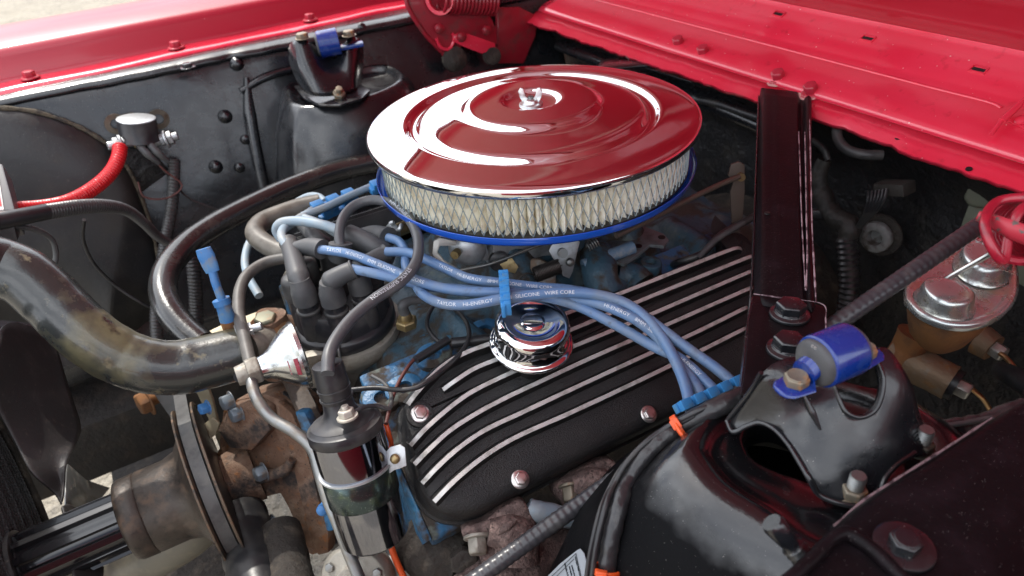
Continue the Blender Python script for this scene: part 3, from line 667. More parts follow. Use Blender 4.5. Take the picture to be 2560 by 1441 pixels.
# ================================================================== starter solenoid on the far apron
T = thing('starter_solenoid', 'black starter solenoid with silver cap bolted to the far inner fender', 'solenoid', Y(345, 360, .515))
t_, b_ = Y(340, 296, .492), Y(350, 348, .492); ax_ = b_ - t_
part('can', lathe([(.0255, 0), (.026, .002), (.026, ax_.length * .8), (.029, ax_.length * .95), (.0295, ax_.length), (0, ax_.length + .001)], t_, ax_, 40), bak, T)
part('cap', lathe([(0, -.0012), (.023, -.0010), (.0258, 0), (.026, .0015)], t_, ax_, 40), zinc, T)
for px, py, s in [(290, 310, -1), (396, 298, 1)]:
    c = Y(px, py, .520)
    e = part('mounting_ear', lathe([(.0075, 0), (.015, 0), (.0152, .0018), (.0075, .0018)], c, (0, -1, 0), 32, closed=True) + box(c + V((-s * .016, 0, 0)), (.022, .0018, .022)), mk('brown_plated_steel', (.16, .14, .11), .45, .6, lay=[(90, (.10, .06, .04), .5, .7)]) if s < 0 else MT['brown_plated_steel'], T)
for px, py, s in [(296, 361, -1), (420, 347, 1)]:
    c = Y(px, py, .482)
    tr = part('terminal', lathe([(.006, -.022), (.006, .014), (0, .0145)], c, (s, -.15, .12), 16) + hexa(c + V((0, 0, 0)), (s, -.15, .12), .0105, .007) + lathe([(.013, -.004), (.013, -.001)], c, (s, -.15, .12), 24) + hexa(c + V((s * -.010, 0, 0)), (s, -.15, .12), .009, .005), zinc, T, bev=.0005)
for px, py in [(347, 362), (372, 358)]:
    c = Y(px, py, .472); part('small_post', lathe([(.004, -.014), (.004, .006), (0, .0062)], c, (.2, -1, -.5), 12) + hexa(c - V((.001, -.004, -.002)), (.2, -1, -.5), .007, .006), brass, T)
    part('push_on_boot', tube([c, c + V((.006, -.012, -.012)), c + V((.016, -.012, -.030))], [.0055, .0055, .003], 12), rubg, T)
part('bracket', prism([Y(*p, .505) for p in [(300, 372), (395, 372), (400, 400), (425, 430), (330, 500), (300, 430)]], (0, .006, 0)), blackm, T, bev=.001)
def hose(name, pts, r, mat, label, cat, group=None, **k): return single(name, tube(pts, r, k.pop('n', 18), **k), mat, label, cat, group)
def ys(l): return [Y(*p) for p in l]
hose('battery_cable', ys([(300, 366, .46), (297, 392, .445), (278, 430, .425), (235, 470, .40), (170, 505, .37), (90, 521, .34), (0, 523, .31), (-80, 515, .29)]), .0098, redw, 'thick bright red ribbed cable from the solenoid to the battery corner', 'cable', rib=(.0042, .0011), n=20)
hose('ground_cable', ys([(-60, 560, .24), (0, 553, .25), (50, 543, .26), (115, 530, .28)]), .0095, rubber, 'smooth black battery cable below the red ribbed cable', 'cable')
hose('corrugated_loom', ys([(115, 530, .28), (200, 518, .31), (270, 516, .34), (320, 528, .37), (360, 558, .39), (395, 592, .41), (430, 612, .42)]), [.0095, .0095, .009, .008, .0075, .007, .007], greyl, 'grey corrugated loom running on from the smooth black cable', 'wiring loom', rib=(.0038, .001), n=18)
hose('corrugated_loom', ys([(436, 400, .49), (434, 470, .47), (426, 540, .455), (416, 590, .44), (408, 640, .42), (396, 720, .39), (390, 790, .37), (393, 860, .35)]), .009, greyl, 'narrow corrugated loom hanging down the far inner fender behind the heater hose', 'wiring loom', rib=(.005, .0012))
hose('corrugated_loom', ys([(470, 600, .35), (485, 680, .33), (490, 760, .32), (492, 850, .30)]), .010, rubber, 'dark corrugated loom inside the bend of the heater hose', 'wiring loom', rib=(.005, .0012))
hose('thin_wire', ys([(355, 375, .47), (385, 400, .475), (430, 450, .475), (470, 495, .47), (530, 520, .46), (600, 545, .455)]), .0016, rubber, 'thin dark wire drooping right from the solenoid across the apron', 'wire', n=6)
hose('thin_wire', ys([(372, 385, .465), (410, 425, .46), (455, 465, .455), (420, 495, .45), (360, 492, .45), (345, 455, .455)]), .0013, mk('red_brown_wire', (.10, .03, .025), .5), 'thin reddish wire looped beneath the solenoid', 'wire', n=6)
hose('thin_wire', ys([(210, 550, .40), (208, 600, .42), (235, 660, .43), (290, 715, .43), (350, 755, .42), (390, 775, .42)]), .0026, rubber, 'black wire curving down the far wall left of the heater hose', 'wire', n=8)
hose('thin_wire', ys([(35, 565, .26), (90, 575, .27), (130, 600, .28), (140, 640, .28), (128, 690, .27)]), .0032, rubg, 'short grey wire looping down beside the battery corner', 'wire', n=8)

# battery corner
T = thing('battery', 'battery corner with a red and white label at the left edge of the photo', 'battery', Y(-60, 560, .30))
pb = PL(Y(0, 500, .33), (0, -1, .1))
part('case', plate([(-160, 540), (28, 540), (45, 600), (0, 640), (-160, 640)], PL(Y(0, 560, .25), (0, -1, .15)), .03), bak, T, bev=.002)
part('case_top', plate([(-160, 395), (6, 410), (36, 520), (40, 552), (-160, 560)], PL(Y(0, 500, .30), (.05, -.5, .9)), .03), mk('grey_case', (.11, .11, .115), .4), T, bev=.002)
part('label', plate([(-160, 428), (-4, 436), (12, 540), (-160, 545)], PL(Y(0, 500, .2985), (.05, -.5, .9)), .0008), mk('white_label', (.7, .68, .66), .5), T)
part('label_stripe', plate([(-160, 445), (-8, 450), (4, 515), (-160, 520)], PL(Y(0, 500, .2975), (.05, -.5, .9)), .0006), redw, T)

# ================================================================== hoses
def wd(z0, pts): return [D(*p) for p in pts]
uh = [(-110, 650, .60), (-60, 655, .615), (0, 667, .63), (62, 694, .635), (122, 745, .64), (180, 803, .642), (240, 855, .646), (310, 895, .655), (380, 916, .662), (445, 919, .672), (515, 906, .682), (612, 880, .695)]
T = thing('radiator_hose', 'fat dusty upper radiator hose snaking in from the left edge', 'hose', D(200, 900, .64))
part('hose_body', tube([D(*p) for p in uh], [.0265] * 9 + [.027, .027, .0265], 40, sm=10, wob=.02), hosem, T)
cA, cB = D(588, 886, .692), D(640, 868, .700)
part('hose_clamp', lathe([(.0265, -.004), (.0295, -.004), (.0300, 0), (.0295, .004), (.0265, .004)], D(617, 878, .697), cB - cA, 48, closed=True) + box(D(617, 830, .69), (.012, .016, .010), cB - cA) + cyl(D(600, 832, .688), D(655, 815, .688), .004, 12), zinc, T, bev=.0004)
hose('heater_hose', [Z(*p) for p in [(985, 398, -.145), (940, 407, -.145), (850, 427, -.144), (740, 465, -.143), (640, 510, -.142), (540, 562, -.141), (468, 612, -.141), (420, 670, -.142), (408, 725, -.147), (424, 775, -.155), (458, 820, -.165), (505, 862, -.175)]], .0155, hoseh, 'glossy black heater hose making the big bend in the middle left', 'hose', n=28, sm=10)
hose('bypass_hose', [Z(*p) for p in [(800, 508, -.12), (750, 519, -.12), (700, 536, -.12), (655, 556, -.12), (638, 583, -.12), (663, 610, -.122), (700, 628, -.126), (745, 645, -.13)]], .0118, mk('grey_brown_rubber', (.085, .075, .06), .45, lay=[(40, (.16, .145, .12), .45, .7)], bump=[(200, .3, .001)]), 'grey-brown preformed hose with a tight elbow behind the distributor', 'hose', n=22)
# dipstick
T = thing('dipstick', 'blue painted oil dipstick handle standing up by the heater hose', 'dipstick', Z(560, 790, -.16))
h0, h1 = D(508, 622, .665), D(532, 680, .672)
part('handle', tube([h0, h0.lerp(h1, .3), h0.lerp(h1, .7), h1], [.0075, .0085, .0080, .0070], 16, flat=.45, ref=FW), blues, T)
part('rod', tube([h1, D(540, 710, .674), D(560, 762, .68)], .0042, 14, wob=.1), blues, T)
part('tube_socket', tube([D(556, 756, .68), D(570, 800, .69)], [.0068, .0080], 18) + tube([D(552, 748, .679), D(558, 762, .681)], .0085, 18), blues, T)
part('lower_tube', tube([D(570, 798, .69), D(582, 830, .70)], .0082, 16), rusto, T)

# ================================================================== thermostat housing and neighbours
T = thing('thermostat_housing', 'grey and rusty thermostat housing with a hex plug at the end of the radiator hose', 'thermostat housing', Z(680, 900, -.2))
part('neck', tube([D(612, 880, .695), D(650, 868, .71), D(680, 860, .73)], [.0235, .0235, .027], 32), alum, T)
part('housing', lathe([(.030, -.03), (.034, -.01), (.033, .006), (.024, .018), (.015, .026), (.015, .034)], D(690, 850, .735), (.05, -.1, 1), 28, wob=lambda t, h: 1 + .12 * cos(3 * t)), rust, T, bev=.001)
c = D(668, 812, .715)
part('plug_boss', lathe([(.021, -.02), (.019, 0), (.014, .002)], c, (.03, -.1, 1), 28), rusto, T)
part('hex_plug', hexa(c + V((0, 0, .001)), (.03, -.1, 1), .0115, .011) + lathe([(.014, 0), (.014, .001)], c, (.03, -.1, 1), 24), mk('verdigris_brass', (.17, .17, .12), .5, .4, lay=[(90, (.22, .13, .07), .5, .7)]), T, bev=.0012)
part('fitting', cyl(D(640, 900, .70), D(660, 868, .70), .010, 20) + hexa(D(640, 904, .70), D(660, 868, .70) - D(640, 904, .70), .012, .01), alum, T, bev=.0008)
part('plate_bracket', plate([(500, 838), (560, 810), (655, 775), (665, 800), (620, 840), (520, 850)], PL(D(600, 820, .80), (0, -.3, 1)), .003), cream, T, bev=.0006)

# vacuum advance
T = thing('vacuum_advance', 'worn chrome cone shaped vacuum advance can with a red paint patch', 'vacuum canister', D(720, 890, .68))
a, b = D(652, 921, .640), D(758, 884, .655); L_ = (b - a).length; ad = b - a
part('canister', lathe([(.011, 0), (.0125, .006), (.015, L_ * .25), (.0285, L_ * .66), (.0315, L_ * .84), (.0318, L_ * .93), (.030, L_ * .97), (.024, L_), (0, L_ + .001)], a, ad, 56), chromed, T)
part('seam_ring', lathe([(.0305, L_ * .86), (.0330, L_ * .86), (.0330, L_ * .95), (.0305, L_ * .95)], a, ad, 56, closed=True), chromed, T)
A_, B_, C_ = frame(ad); 
def can_pt(t, h, r): return a + A_ * h + (B_ * cos(t) + C_ * sin(t)) * r
def best_ang(p):  # angle on the can that faces a pixel's ray
    d = (CAM - p).normalized(); return math.atan2(d.dot(C_), d.dot(B_))
ta = best_ang(a)
pa = [[can_pt(ta + (.62 - .55 * j / 8) * (1 if True else -1), L_ * (.56 + .22 * i / 8), (.0285 - .0315) * 0 + (.0243 + (.0305 - .0243) * ((.56 + .22 * i / 8) - .56) / .22) + .0010) for j in range(9)] for i in range(9)]
part('paint_patch', grid(pa), mk('red_paint_mark', (.28, .03, .05), .5, lay=[(150, (.4, .35, .33), .6, .66)]), T)
part('neck_nut', hexa(a - A_ * .012, A_, .0135, .012) + lathe([(.009, -.022), (.0105, -.012)], a, A_, 20), alum, T, bev=.0008)
part('rubber_nipple', tube([D(628, 938, .655), D(606, 940, .65), D(590, 944, .645)], [.006, .0058, .0045], 14), rubber, T)
single('vacuum_hose', tube([Z(*p) for p in [(738, 645, -.12), (700, 648, -.12), (662, 658, -.12), (622, 684, -.12), (602, 718, -.122), (597, 782, -.128), (612, 848, -.132), (628, 918, -.138)]], .0062, 16, sm=10), mk('taupe_rubber', (.085, .080, .072), .5, lay=[(60, (.13, .122, .11), .45, .7)], bump=[(200, .2, .001)]), 'thin taupe rubber hose arching down in front of the thermostat housing', 'hose')
single('fuel_line', tube([Z(*p) for p in [(628, 918, -.138), (630, 962, -.142), (648, 1008, -.15), (680, 1046, -.16), (738, 1082, -.168), (780, 1122, -.178), (798, 1180, -.19), (818, 1245, -.20), (845, 1310, -.215), (868, 1372, -.232), (896, 1441, -.25), (930, 1520, -.27)]], .0052, 16, sm=10), steel, 'bent bare steel fuel line passing left of the ignition coil', 'fuel line')

# ================================================================== water pump
T = thing('water_pump', 'brown rusty cast iron water pump housing between pulley and block', 'water pump', (-.38, -.02, -.42))
def pt(px, py, y): return Y(px, py, y)
body = [(548, 1100), (556, 1030), (590, 1000), (660, 985), (700, 1000), (735, 1030), (760, 1085), (785, 1180), (800, 1260), (822, 1330), (825, 1375), (780, 1390), (755, 1375), (745, 1330), (720, 1270), (700, 1235), (640, 1250), (560, 1262), (545, 1180)]
pp = PL(Y(680, 1150, -.035), (-.75, -.62, .35))
bg_ = plate(body, pp, .045)
part('housing', bg_, rust, T, bev=.003, seg=2)
part('snout', lathe([(.034, .0), (.032, .02), (.027, .045), (.025, .07)], Y(640, 1175, -.01), (-1, 0, -.02), 36, wob=lambda t, h: 1 + .03 * noise.noise(V((cos(t) * 3, sin(t) * 3, h * 40)))), rust, T)
part('upper_boss', prism([pp(*p) + pp.n * -.0 for p in [(600, 1000), (655, 990), (690, 1010), (700, 1060), (655, 1110), (600, 1105), (570, 1060)]], -pp.n * -.016 if pp.n.dot(CAM - pp(600, 1000)) > 0 else pp.n * -.016), rust, T, bev=.0025, seg=2)
part('curved_rib', tube([pp(*p) + pp.n * .01 for p in [(560, 1215), (620, 1195), (680, 1180), (725, 1165), (745, 1140)]], [.004, .006, .0065, .006, .004], 16, wob=.08), rust, T)
part('side_flange', prism([pp(*p) + pp.n * .004 for p in [(700, 1000), (735, 1030), (760, 1085), (787, 1180), (805, 1260), (826, 1330), (826, 1378), (800, 1384), (778, 1330), (757, 1240), (735, 1150), (712, 1080)]], -pp.n * .012), rust, T, bev=.002, seg=2)
part('gasket', prism([pp(*p) - pp.n * .010 for p in [(690, 990), (742, 1022), (772, 1085), (800, 1180), (818, 1260), (838, 1330), (838, 1382), (815, 1392), (790, 1330), (770, 1240)]], -pp.n * .004), rubber, T)
part('orange_flange', prism([pp(*p) - pp.n * .012 for p in [(520, 1165), (548, 1120), (560, 1060), (556, 1025), (570, 1020), (585, 1060), (580, 1120), (552, 1190), (530, 1200)]], pp.n * .012), rusto, T, bev=.003)
for (px, py, lab) in [(622, 1020, 0), (681, 1165, 0), (706, 1292, 0), (742, 1352, 0), (600, 990, 0)]:
    c = pp(px, py) + pp.n * .012
    part('bolt', hexa(c, (-1, -.25, .2), .0085, .011) + lathe([(.0105, 0), (.0105, .0015)], c, (-1, -.25, .2), 20), mk('blue_grey_bolt', (.16, .19, .22), .5, .3, lay=[(90, (.2, .14, .09), .5, .7)]) if px == 622 else MT['blue_grey_bolt'], T, bev=.001)
c = D(521, 1018, .70)
single('hex_bolt', hexa(c, (-1, -.3, .3), .0062, .009) + lathe([(.008, 0), (.008, .001)], c, (-1, -.3, .3), 14), blues, 'small blue hex bolt beside the cream bracket left of the water pump', 'bolt', bev=.001)
c = D(808, 1272, .63)
single('hex_bolt', lathe([(.0055, 0), (.0055, .004), (.004, .006), (0, .0064)], c, (-.4, -.8, .4), 16) + lathe([(.004, -.012), (.004, 0)], c, (-.4, -.8, .4), 12), blues, 'bright blue round headed bolt on the front cover edge below the pump', 'bolt')

# ================================================================== pulley, fan, radiator
PX = -.442; pc = V((PX, -.020, -.295)); KS = .77
T = thing('water_pump_pulley', 'rust stained black belt pulley with a wide groove and a barrel hub', 'pulley', pc)
pulm = mk('worn_black_pulley', (.030, .028, .027), .42, .3, 0, lay=[(90, (.10, .07, .048), .57, .70, .7, 0), (25, (.05, .046, .043), .5, .7)], bump=[(250, .4, .0008)])
edgm = mk('rusty_pulley_edge', (.13, .095, .065), .6, .3, lay=[(140, (.20, .11, .06), .5, .68), (60, (.05, .045, .04), .5, .65)])
part('groove_rim', lathe([(.040, .002), (.074, -.001), (.0855, .001), (.074, .008), (.0725, .0105), (.074, .013), (.0875, .0205), (.080, .0225), (.03, .0235)], pc, (1, 0, 0), 96), pulm, T)
part('rim_edge', lathe([(.084, -.0006), (.0875, -.0004), (.0878, .0014), (.084, .0030)], pc, (1, 0, 0), 96, closed=True), edgm, T)
part('rim_edge', lathe([(.086, .0185), (.0895, .0192), (.0897, .0212), (.086, .0220)], pc, (1, 0, 0), 96, closed=True), edgm, T)
part('hub', lathe([(0, -.076), (.037, -.0757), (.0410, -.0740), (.0428, -.070), (.0434, -.0560), (.0421, -.0545), (.0434, -.053), (.0438, -.026), (.048, -.013), (.060, -.005), (.074, -.001)], pc, (1, 0, 0), 72), mk('rust_streaked_hub', (.050, .040, .033), .45, .35, 0, lay=[(55, (.095, .058, .036), .52, .70, .7, 0), (160, (.025, .022, .020), .52, .7), (14, (.085, .070, .056), .52, .72, .4)], bump=[(260, .45, .0008)]), T)
T = thing('drive_belt', 'worn grey drive belt running in the groove of the big pulley', 'belt', pc + V((.01, 0, .08)))
arcb = [pc + V((.0105, .0835 * sin(a), .0835 * cos(a))) for a in [radians(x) for x in range(-175, 25, 8)]]
arcb += [arcb[-1] + (arcb[-1] - arcb[-2]).normalized() * (.02 * k) for k in range(1, 12)]
part('belt', grid([[p + V((-.0062, 0, 0)), p + V((.0062, 0, 0)), p + V((.0045, 0, 0)) - (p - pc).normalized() * .007, p + V((-.0045, 0, 0)) - (p - pc).normalized() * .007, p + V((-.0062, 0, 0))] for p in arcb]), beltm, T)
single('belt_strip', plate([(385, 985), (425, 975), (470, 1046), (432, 1052)], PL(D(440, 1020, .80), (-.3, -1, .8)), .006), beltm, 'pale grey belt run rising left behind the radiator hose', 'belt')
# fan spacer
T = thing('fan_spacer', 'gloss black ribbed fan spacer between the hub and the fan', 'fan spacer', pc + V((-.13, 0, 0)))
def spw(t, h): return 1 + (.08 if (int((t / (2 * pi)) * 48) % 4) < 2 else -.08)
part('spacer_body', lathe([(.030, -.074), (.030, -.165)], pc, (1, 0, 0), 96, wob=spw), mk('gloss_black_spacer', (.012, .012, .014), .14, .2, .5), T)
part('bolt', cyl(pc + V((-.07, -.016, .024)), pc + V((-.13, -.016, .024)), .0030, 10), steel, T)
# fan
T = thing('engine_fan', 'satin black steel fan with broad twisted blades, cut by the left edge', 'fan', pc + V((-.17, 0, 0)))
f1 = [[(0, 800, -.575), (55, 812, -.567), (112, 832, -.560), (138, 862, -.556)],
      [(-30, 900, -.582), (40, 900, -.572), (110, 905, -.562), (160, 945, -.552)],
      [(-30, 990, -.592), (45, 990, -.578), (125, 1000, -.562), (188, 1030, -.550)],
      [(10, 1060, -.592), (62, 1075, -.580), (140, 1080, -.562), (206, 1080, -.548)],
      [(48, 1130, -.588), (85, 1128, -.578), (135, 1130, -.566), (180, 1128, -.553)],
      [(75, 1192, -.582), (110, 1190, -.574), (138, 1180, -.567), (164, 1165, -.556)],
      [(140, 1232, -.572), (148, 1225, -.570), (156, 1215, -.567), (164, 1200, -.562)],
      [(152, 1268, -.570), (155, 1260, -.569), (158, 1252, -.567), (161, 1240, -.565)]]
part('blade', grid([[X(*p) for p in r] for r in f1]), fanm, T, sub=2, thick=.0022)
f2 = [[(150, 1268, -.568), (158, 1266, -.566), (166, 1262, -.565), (170, 1256, -.563)],
      [(158, 1290, -.566), (180, 1284, -.563), (205, 1284, -.560), (222, 1292, -.556)],
      [(172, 1340, -.566), (195, 1325, -.562), (225, 1312, -.557), (252, 1312, -.552)],
      [(180, 1390, -.568), (205, 1380, -.562), (232, 1372, -.557), (257, 1365, -.551)],
      [(178, 1470, -.570), (205, 1470, -.563), (235, 1470, -.556), (260, 1470, -.549)]]
part('blade', grid([[X(*p) for p in r] for r in f2]), fanm, T, sub=2, thick=.0022)
part('hub_plate', lathe([(0, -.170), (.036, -.170), (.036, -.166), (0, -.166)], pc, (1, 0, 0), 32), fanm, T)
part('swept_blade', grid([[X(*p) for p in r] for r in [[(170, 1160, -.60), (165, 1215, -.60), (166, 1262, -.60)], [(215, 1200, -.60), (212, 1240, -.60), (190, 1280, -.60)], [(275, 1220, -.60), (240, 1262, -.60), (200, 1300, -.60)]]]), steel, T, thick=.002)
# radiator
T = thing('radiator', 'black finned radiator core in the lower left corner', 'radiator', X(60, 1400, -.62))
rpl = lambda px, py: X(px, py, -.615)
rl = [(-60, 960), (0, 1075), (40, 1150), (92, 1262), (130, 1360), (165, 1441), (185, 1500)]
part('core', prism([rpl(-400, 900)] + [rpl(*p) for p in rl] + [rpl(-400, 1500)], (-.03, 0, 0)), dark, T)
for k in range(30):
    d_ = 8 + k * 7.2
    pts = [X(px - d_ * 1.0, py + d_ * .12, -.612 - (.002 if k % 3 else 0)) for px, py in rl[:]]
    part('fin_strip', tube(pts, .0016, 6, sm=3, rib=(.004, .0007)), mk('radiator_black', (.06, .06, .062), .32) if k == 0 else MT['radiator_black'], T)
part('side_frame', tube([X(px + 4, py - 2, -.612) for px, py in rl], .004, 8, sm=3), dust, T)

# ================================================================== dark lower bay: frame rail, cross member, floor pieces
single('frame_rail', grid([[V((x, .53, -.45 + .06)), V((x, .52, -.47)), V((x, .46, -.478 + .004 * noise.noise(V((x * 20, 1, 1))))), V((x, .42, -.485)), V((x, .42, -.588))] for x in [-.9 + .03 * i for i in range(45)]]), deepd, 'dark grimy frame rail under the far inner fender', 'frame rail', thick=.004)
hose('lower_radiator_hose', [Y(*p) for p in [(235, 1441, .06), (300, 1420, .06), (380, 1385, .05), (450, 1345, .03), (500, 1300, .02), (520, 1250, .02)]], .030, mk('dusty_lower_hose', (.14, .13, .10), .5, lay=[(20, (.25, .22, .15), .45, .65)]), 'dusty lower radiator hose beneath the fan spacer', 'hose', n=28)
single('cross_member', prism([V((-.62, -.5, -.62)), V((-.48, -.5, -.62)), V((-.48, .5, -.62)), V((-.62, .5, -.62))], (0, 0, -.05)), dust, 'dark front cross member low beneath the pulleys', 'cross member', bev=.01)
# ================================================================== engine block, heads, intake
def hf(x, y):
    n = noise.noise(V((x * 16, y * 16, 2))); n2 = noise.noise(V((x * 50, y * 50, 6)))
    z = -.176 + .010 * n + .003 * n2
    pad = min(1, max(0, (.105 - max(abs(x) * .9, abs(y))) / .03)); z += pad * .050
    for rx in (-.17, -.085, .0, .085, .165):
        rr = max(0, 1 - ((x - rx + .25 * abs(y) * (1 if rx > 0 else -1) * .6) / .022) ** 2)
        z += .022 * rr * min(1, max(0, (abs(y) - .02) / .04))
    if x < -.23: z -= (-.23 - x) * 2.2
    if abs(y) > .13: z -= (abs(y) - .13) * .9
    return z
T = thing('intake_manifold', 'faded blue greasy intake manifold under the air cleaner and plug wires', 'manifold', (0, 0, -.2))
part('manifold_body', grid([[V((-.275 + .0072 * i, -.20 + .0072 * j, hf(-.275 + .0072 * i, -.20 + .0072 * j))) for j in range(50)] for i in range(75)]), bluec, T)
for px, py in [(1552, 655), (1628, 655)]:
    c = Z(px, py, -.150)
    part('bolt_boss', lathe([(.016, -.045), (.0125, -.01), (.0120, -.002), (.0112, 0), (.0055, 0), (.005, -.006), (0, -.007)], c, (0, -.1, 1), 32), blue_dark if False else bluec, T, bev=.0004)
part('rear_plate', prism([Z(*p, -.138) for p in [(1475, 640), (1500, 600), (1530, 575), (1600, 562), (1660, 585), (1672, 600), (1660, 615), (1625, 612), (1590, 640), (1560, 660), (1520, 650)]], (0, 0, -.004)), mk('blue_grey_plate', (.17, .20, .21), .5, .3, lay=[(50, (.09, .10, .10), .5, .7), (90, (.16, .10, .06), .62, .72)], bump=[(200, .3, .001)]), T, bev=.0008)
for px, py in [(1654, 594), (1596, 616)]:
    part('plate_hole', lathe([(.0042, 0), (.0042, .0006), (0, .0007)], Z(px, py, -.138), (0, 0, 1), 16), dark, T)
part('runner', tube([Z(1495, 640, -.135), Z(1500, 690, -.14), Z(1512, 730, -.155)], [.020, .019, .02], 24, wob=.1), bluec, T)
part('runner', tube([Z(1540, 690, -.16), Z(1580, 700, -.165), Z(1600, 720, -.17)], [.02, .02, .02], 20, wob=.1), bluec, T)
for px, py in [(1212, 826), (1085, 885), (1010, 968), (955, 992)]:
    c = Z(px, py, -.158 if px > 1050 else -.168)
    part('manifold_ear', lathe([(.017, -.012), (.0165, -.001), (.015, 0), (.007, 0), (.007, -.008), (0, -.0085)], c, (0, -.35, 1), 28, wob=lambda t, h: 1 + .12 * cos(2 * t)), blue, T)
T = thing('engine_block', 'oil darkened engine block below the heads and behind the pump', 'engine', (0, 0, -.6))
part('block', prism([V((-.33, -.10, -.25)), V((-.33, .13, -.25)), V((-.33, .16, -.60)), V((-.33, -.15, -.60))], (.62, 0, 0)), dust, T, bev=.01)
part('front_cover', prism([V((-.31, -.08, -.20)), V((-.31, .09, -.20)), V((-.31, .13, -.45)), V((-.31, -.13, -.45))], (-.02, 0, 0)), mk('brown_front_cover', (.07, .055, .045), .7, lay=[(40, (.13, .085, .05), .5, .7), (25, (.03, .12, .22), .60, .68)], bump=[(120, .5, .003)]), T, bev=.008)
part('cover_edge', plate([(735, 1030), (760, 1030), (800, 1110), (822, 1190), (838, 1280), (832, 1330), (815, 1330), (800, 1260), (778, 1150)], PL(D(780, 1160, .66), (-.7, -.6, .35)), .012), blue, T, bev=.003)
VP0 = V((0, -.17, -.15)); va = radians(35); VN = V((0, -sin(va), cos(va)))
vpl = PL(VP0, VN)
def vs_(x, s, h=0): return V((x, VP0.y - cos(va) * s, VP0.z - sin(va) * s)) + VN * h      # s metres down the slope
def v_uv(px, py):
    p = vpl(px, py); return p.x, (VP0 - p).dot(V((0, cos(va), sin(va))))
T = thing('cylinder_head', 'peeling blue near-side cylinder head under the ribbed valve cover', 'cylinder head', (0, -.25, -.3))
def hd(x, s, h): return vs_(x, s, h)
rows = []
for i in range(60):
    x = -.270 + .0087 * i
    q = .003 * noise.noise(V((x * 40, 1, 1)))
    rows.append([hd(x, -.045, -.045 + q), hd(x, -.03, -.040), hd(x, -.012, -.038 + q), hd(x, .05, -.038), hd(x, .105, -.038 + q), hd(x, .120, -.042 + q), hd(x, .124, -.055), hd(x, .118, -.10 + q), hd(x, .10, -.15)])
hgd = grid(rows); hgd.f.append(tuple(range(9)))
part('head_casting', hgd, blue, T, bev=.003)
rows = []
for i in range(12):
    s = -.03 + .0135 * i; q = .004 * noise.noise(V((s * 40, 3, 1)))
    rows.append([hd(-.271, s, -.038), hd(-.275 + q, s, -.042), hd(-.276 + q, s, -.07), hd(-.272 - q, s, -.12), hd(-.255, s, -.17)])
part('head_end', grid(rows), blue, T, thick=.002)
T = thing('cylinder_head', 'far-side cylinder head, mostly hidden behind the distributor', 'cylinder head', (0, .2, -.3))
part('head_casting', prism([V((-.28, .14, -.19)), V((-.28, .25, -.25)), V((-.28, .22, -.40)), V((-.28, .10, -.33))], (.50, 0, 0)), blue, T, bev=.006)

# ================================================================== valve cover, near side
T = thing('valve_cover', 'black wrinkle valve cover with polished ribs in the middle of the photo', 'valve cover', vs_(-.03, .08, -.04))
outl = [(1008, 1010), (1012, 1085), (1035, 1180), (1055, 1235), (1078, 1268), (1115, 1290), (1165, 1295), (1215, 1283), (1262, 1258), (1420, 1178), (1612, 1082), (1720, 1028)]
U = [v_uv(*p) for p in outl]
U += [(.150, U[-1][1]), (.178, .115), (.186, .09), (.188, -.005), (.182, -.022), (.165, -.030)]
U += [v_uv(*p) for p in [(1820, 612), (1560, 716), (1400, 782), (1235, 846), (1130, 905), (1065, 945), (1025, 980)]]
lo_ = [vs_(x, s, -.038) for x, s in U]; n = len(U)
cx_ = sum(x for x, s in U) / n; cs_ = sum(s for x, s in U) / n
def ring(off, h): return [vs_(x + (-.0) + off * (1 if x < cx_ else -1) * min(1, abs(x - cx_) / .05), s + off * (1 if s < cs_ else -1) * min(1, abs(s - cs_) / .02), h) for x, s in U]
def dense(R_): return resample(smooth(R_ + [R_[0]], 5), .004)[:-1]
base_ring = [V((x, s, 0)) for x, s in U]
UU = resample(smooth(base_ring + [base_ring[0]], 5), .004)[:-1]
cc_ = V((cx_, cs_, 0))
def ring2(k, h):
    n_ = len(UU); o = []
    for i in range(n_):
        t = (UU[(i + 1) % n_] - UU[i - 1]).normalized(); nn_ = V((t.y, -t.x, 0))
        if nn_.dot(cc_ - UU[i]) < 0: nn_ = -nn_
        p = UU[i] + nn_ * k; o.append(vs_(p.x, p.y, h))
    return o
rw = [ring2(-.002, -.040), ring2(-.002, -.034), ring2(0, -.033), ring2(.001, -.032), ring2(.002, -.012), ring2(.004, -.006), ring2(.008, -.0025), ring2(.014, -.001), ring2(.022, 0)]
gv = grid(rw, True); nn = len(UU); k0 = (len(rw) - 1) * nn
gv.f.append(tuple(k0 + i for i in range(nn)))
part('cover_shell', gv, wrinkle, T)
ribs = [
 [(1019, 1014), (1030, 1000), (1063, 962), (1110, 918), (1160, 890), (1221, 867), (1418, 789), (1560, 736), (1700, 680), (1835, 628), (1851, 626)],
 [(1106, 977), (1133, 960), (1180, 930), (1245, 903), (1425, 831), (1584, 764), (1760, 693), (1880, 646), (1888, 645)],
 [(1025, 1116), (1060, 1079), (1119, 1027), (1170, 990), (1234, 957), (1309, 923), (1431, 872), (1600, 802), (1760, 733), (1883, 680), (1960, 648)],
 [(1035, 1163), (1075, 1124), (1119, 1084), (1180, 1044), (1254, 1004), (1351, 958), (1460, 907), (1640, 828), (1780, 766), (1882, 721), (1990, 674)],
 [(1054, 1210), (1095, 1168), (1136, 1131), (1203, 1084), (1301, 1037), (1465, 960), (1600, 898), (1740, 834), (1866, 771), (2040, 692)],
 [(1084, 1256), (1120, 1218), (1153, 1188), (1203, 1148), (1274, 1104), (1422, 1037), (1586, 960), (1740, 885), (1863, 823), (2100, 710)],
]
